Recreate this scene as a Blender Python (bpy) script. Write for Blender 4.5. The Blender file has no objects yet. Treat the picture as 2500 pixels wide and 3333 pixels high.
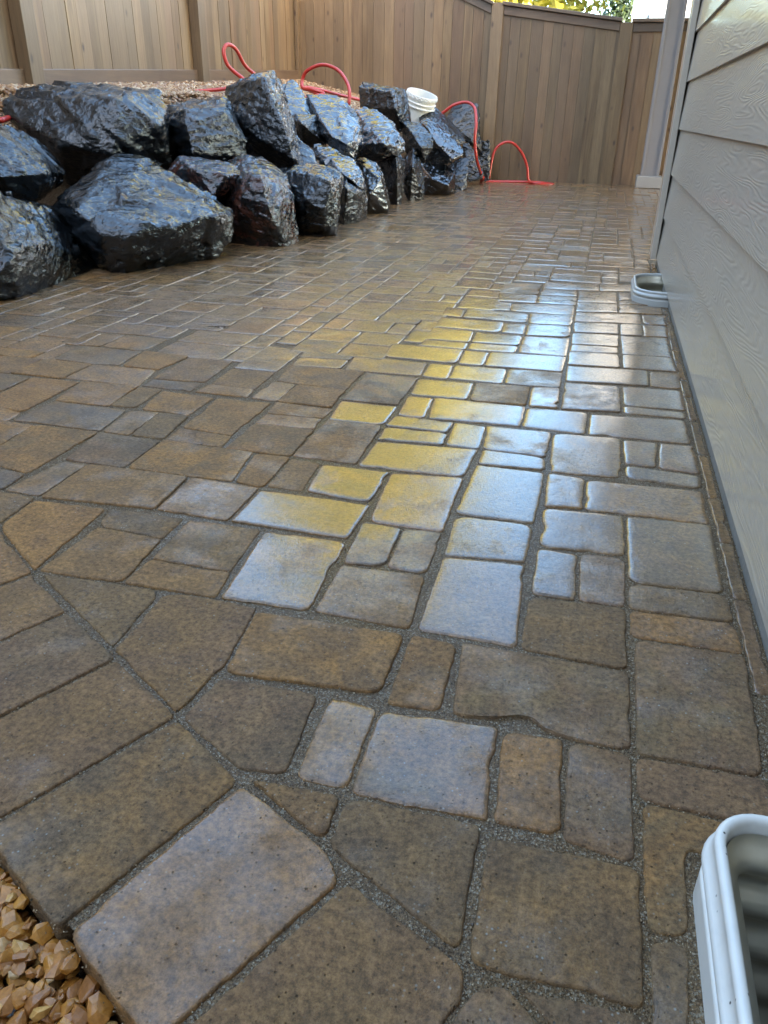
import bpy, bmesh, math, random, json
import numpy as np
from mathutils import Vector, Matrix, noise
S=bpy.context.scene
C=S.collection
# ---------------------------------------------------------------- camera
cam=bpy.data.cameras.new('camera'); co=bpy.data.objects.new('camera',cam); C.objects.link(co)
Rm=((0.96603471,-0.13241597,0.2219075),(0.25792612,0.44143261,-0.85942502),(0.01584439,0.88747014,0.46059277))
co.matrix_world=Matrix.Translation((0,0,.75)) @ Matrix(Rm).to_4x4()
cam.sensor_fit='VERTICAL'; cam.sensor_height=36; cam.lens=2500*36/3333; cam.clip_start=.02; cam.clip_end=2000
cam.dof.use_dof=False
S.camera=co
# ---------------------------------------------------------------- world, sun, exposure
SUN_EL=math.radians(31); SUN_AZ=(0.78,-0.62)
w=bpy.data.worlds.new('World'); S.world=w; w.use_nodes=True
nt=w.node_tree; nt.nodes.clear()
sky=nt.nodes.new('ShaderNodeTexSky'); sky.sky_type='NISHITA'; sky.sun_disc=False
sky.sun_elevation=SUN_EL; sky.sun_rotation=math.atan2(SUN_AZ[0],SUN_AZ[1]); sky.air_density=1.0; sky.dust_density=.7; sky.ozone_density=1.0
bg=nt.nodes.new('ShaderNodeBackground'); bg.inputs['Strength'].default_value=.13
wo=nt.nodes.new('ShaderNodeOutputWorld'); tn=nt.nodes.new('ShaderNodeMix'); tn.data_type='RGBA'; tn.blend_type='MULTIPLY'; tn.inputs[0].default_value=1; tn.inputs[7].default_value=(1,1,1,1)
tcw=nt.nodes.new('ShaderNodeTexCoord'); sxw=nt.nodes.new('ShaderNodeSeparateXYZ'); nt.links.new(tcw.outputs['Generated'],sxw.inputs[0])
mrw=nt.nodes.new('ShaderNodeMapRange'); mrw.inputs[1].default_value=-.2; mrw.inputs[2].default_value=.75; nt.links.new(sxw.outputs[1],mrw.inputs[0])
mxw=nt.nodes.new('ShaderNodeMix'); mxw.data_type='RGBA'; mxw.inputs[6].default_value=(1.30,1.08,.86,1); mxw.inputs[7].default_value=(.92,1.06,1.06,1)
nt.links.new(mrw.outputs[0],mxw.inputs[0]); nt.links.new(mxw.outputs[2],tn.inputs[7])
nt.links.new(sky.outputs[0],tn.inputs[6]); nt.links.new(tn.outputs[2],bg.inputs[0]); nt.links.new(bg.outputs[0],wo.inputs[0])
sl=bpy.data.lights.new('sun','SUN'); sl.energy=4.0; sl.angle=math.radians(.5); sl.color=(1,.93,.82)
so=bpy.data.objects.new('sun',sl); C.objects.link(so)
d=Vector((SUN_AZ[0]*math.cos(SUN_EL),SUN_AZ[1]*math.cos(SUN_EL),math.sin(SUN_EL)))
so.rotation_euler=d.to_track_quat('Z','Y').to_euler(); so.location=(6,-6,20)
S.view_settings.view_transform='Standard'; S.view_settings.look='None'; S.view_settings.gamma=1
S.view_settings.exposure=3.82
S.render.engine='CYCLES'
try:
    S.cycles.max_bounces=7; S.cycles.diffuse_bounces=4; S.cycles.glossy_bounces=4; S.cycles.sample_clamp_indirect=6
except Exception: pass
RND=random.Random(7)
# ---------------------------------------------------------------- node helpers
class M:
    def __init__(s,name):
        s.m=bpy.data.materials.new(name); s.m.use_nodes=True; s.t=s.m.node_tree; s.b=s.t.nodes['Principled BSDF']
    def n(s,ty,**k):
        nd=s.t.nodes.new('ShaderNode'+ty)
        for a,v in k.items():
            if a.startswith('i_'):
                key=a[2:]; key=int(key) if key.isdigit() else key.replace('_',' ')
                nd.inputs[key].default_value=v
            else: setattr(nd,a,v)
        return nd
    def l(s,a,b): s.t.links.new(a,b)
    def coord(s,scale=(1,1,1),obj=True,rot=(0,0,0)):
        tc=s.n('TexCoord'); mp=s.n('Mapping'); mp.inputs['Scale'].default_value=scale; mp.inputs['Rotation'].default_value=rot
        s.l(tc.outputs['Object' if obj else 'Generated'],mp.inputs[0]); return mp.outputs[0]
    def noise(s,vec,scale,detail=4,rough=.55,dist=0,w=None):
        nd=s.n('TexNoise'); nd.inputs['Scale'].default_value=scale; nd.inputs['Detail'].default_value=detail
        nd.inputs['Roughness'].default_value=rough; nd.inputs['Distortion'].default_value=dist
        s.l(vec,nd.inputs['Vector']); return nd.outputs[0]
    def ramp(s,fac,stops,interp='LINEAR'):
        r=s.n('ValToRGB'); e=r.color_ramp; e.interpolation=interp
        while len(e.elements)<len(stops): e.elements.new(.5)
        for i,(p,c) in enumerate(stops):
            e.elements[i].position=p; e.elements[i].color=(c if len(c)==4 else (*c,1)) if hasattr(c,'__len__') else (c,c,c,1)
        s.l(fac,r.inputs[0]); return r.outputs[0]
    def mix(s,f,a,b,mode='MIX'):
        x=s.n('Mix'); x.data_type='RGBA'; x.blend_type=mode
        for v,i in ((f,0),(a,6),(b,7)):
            if hasattr(v,'is_output') or hasattr(v,'links'): s.l(v,x.inputs[i])
            else: x.inputs[i].default_value=v if i==0 else ((*v,1) if len(v)==3 else v)
        return x.outputs[2]
    def math(s,op,a,b=0.,c=0.,clamp=False):
        x=s.n('Math'); x.operation=op; x.use_clamp=clamp
        for i,v in enumerate((a,b,c)):
            if hasattr(v,'links'): s.l(v,x.inputs[i])
            else: x.inputs[i].default_value=v
        return x.outputs[0]
    def bump(s,h,strength=.5,dist=.01,prev=None):
        b=s.n('Bump'); b.inputs['Strength'].default_value=strength; b.inputs['Distance'].default_value=dist
        s.l(h,b.inputs['Height'])
        if prev is not None: s.l(prev,b.inputs['Normal'])
        return b.outputs[0]
    def set(s,**k):
        for a,v in k.items():
            i=s.b.inputs[a.replace('_',' ')]
            if hasattr(v,'links'): s.l(v,i)
            else: i.default_value=(*v,1) if hasattr(v,'__len__') and len(v)==3 and i.type=='RGBA' else v
# ---------------------------------------------------------------- object helpers
def link(name,me,mat=None,parent=None,loc=None):
    o=bpy.data.objects.new(name,me); C.objects.link(o)
    if mat is not None:
        for m_ in (mat if isinstance(mat,(list,tuple)) else [mat]): me.materials.append(m_)
    if parent: o.parent=parent
    if loc: o.location=loc
    return o
def thing(name,label,cat,loc=(0,0,0),group=None):
    o=bpy.data.objects.new(name,None); C.objects.link(o); o.location=loc; o.empty_display_size=.1
    o['label']=label; o['category']=cat
    if group: o['group']=group
    return o
def tag(o,label,cat,group=None,kind=None):
    o['label']=label; o['category']=cat
    if group: o['group']=group
    if kind: o['kind']=kind
    return o
def struct(o): o['kind']='structure'; return o
class MB:
    def __init__(s): s.v=[]; s.f=[]
    def add(s,vs,fs):
        k=len(s.v); s.v+= [tuple(p) for p in vs]; s.f+=[tuple(i+k for i in f) for f in fs]
    def box(s,x0,x1,y0,y1,z0,z1):
        s.add([(x0,y0,z0),(x1,y0,z0),(x1,y1,z0),(x0,y1,z0),(x0,y0,z1),(x1,y0,z1),(x1,y1,z1),(x0,y1,z1)],
              [(0,3,2,1),(4,5,6,7),(0,1,5,4),(1,2,6,5),(2,3,7,6),(3,0,4,7)])
    def hexa(s,p): # 8 points like box order
        s.add(p,[(0,3,2,1),(4,5,6,7),(0,1,5,4),(1,2,6,5),(2,3,7,6),(3,0,4,7)])
    def tube(s,pts,r,seg=10,cap=True):
        pts=[Vector(p) for p in pts]; n=len(pts); rr=r if hasattr(r,'__len__') else [r]*n
        t0=(pts[1]-pts[0]).normalized(); a=t0.orthogonal().normalized(); vs=[]
        for i,p in enumerate(pts):
            t=(pts[min(i+1,n-1)]-pts[max(i-1,0)]).normalized(); a=(a-t*a.dot(t)).normalized(); b=t.cross(a)
            for k in range(seg):
                th=2*math.pi*k/seg; vs.append(p+(a*math.cos(th)+b*math.sin(th))*rr[i])
        fs=[(i*seg+k,i*seg+(k+1)%seg,(i+1)*seg+(k+1)%seg,(i+1)*seg+k) for i in range(n-1) for k in range(seg)]
        if cap: fs+=[tuple(range(seg))[::-1],tuple((n-1)*seg+k for k in range(seg))]
        s.add(vs,fs)
    def lathe(s,prof,seg=40,mat=None):
        vs=[(r*math.cos(2*math.pi*k/seg),r*math.sin(2*math.pi*k/seg),z) for r,z in prof for k in range(seg)]
        fs=[(i*seg+k,i*seg+(k+1)%seg,(i+1)*seg+(k+1)%seg,(i+1)*seg+k) for i in range(len(prof)-1) for k in range(seg)]
        if mat: vs=[tuple(mat@Vector(p)) for p in vs]
        s.add(vs,fs)
    def mesh(s,name,smooth=False):
        me=bpy.data.meshes.new(name); me.from_pydata(s.v,[],s.f)
        if smooth: me.polygons.foreach_set('use_smooth',[True]*len(me.polygons))
        me.update(); return me
    def build(s,name,mat,parent=None,smooth=False,bevel=0,seg=2):
        me=s.mesh(name,smooth); o=link(name,me,mat,parent)
        if bevel:
            b=o.modifiers.new('bevel','BEVEL'); b.width=bevel; b.segments=seg; b.limit_method='ANGLE'
        return o
def catmull(P,n=8):
    P=[Vector(p) for p in P]; out=[]
    for i in range(len(P)-1):
        a,b,c,d_=P[max(i-1,0)],P[i],P[i+1],P[min(i+2,len(P)-1)]
        for k in range(n):
            t=k/n; out.append(.5*((2*b)+(c-a)*t+(2*a-5*b+4*c-d_)*t*t+(3*b-a-3*c+d_)*t**3))
    out.append(P[-1]); return out
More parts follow.
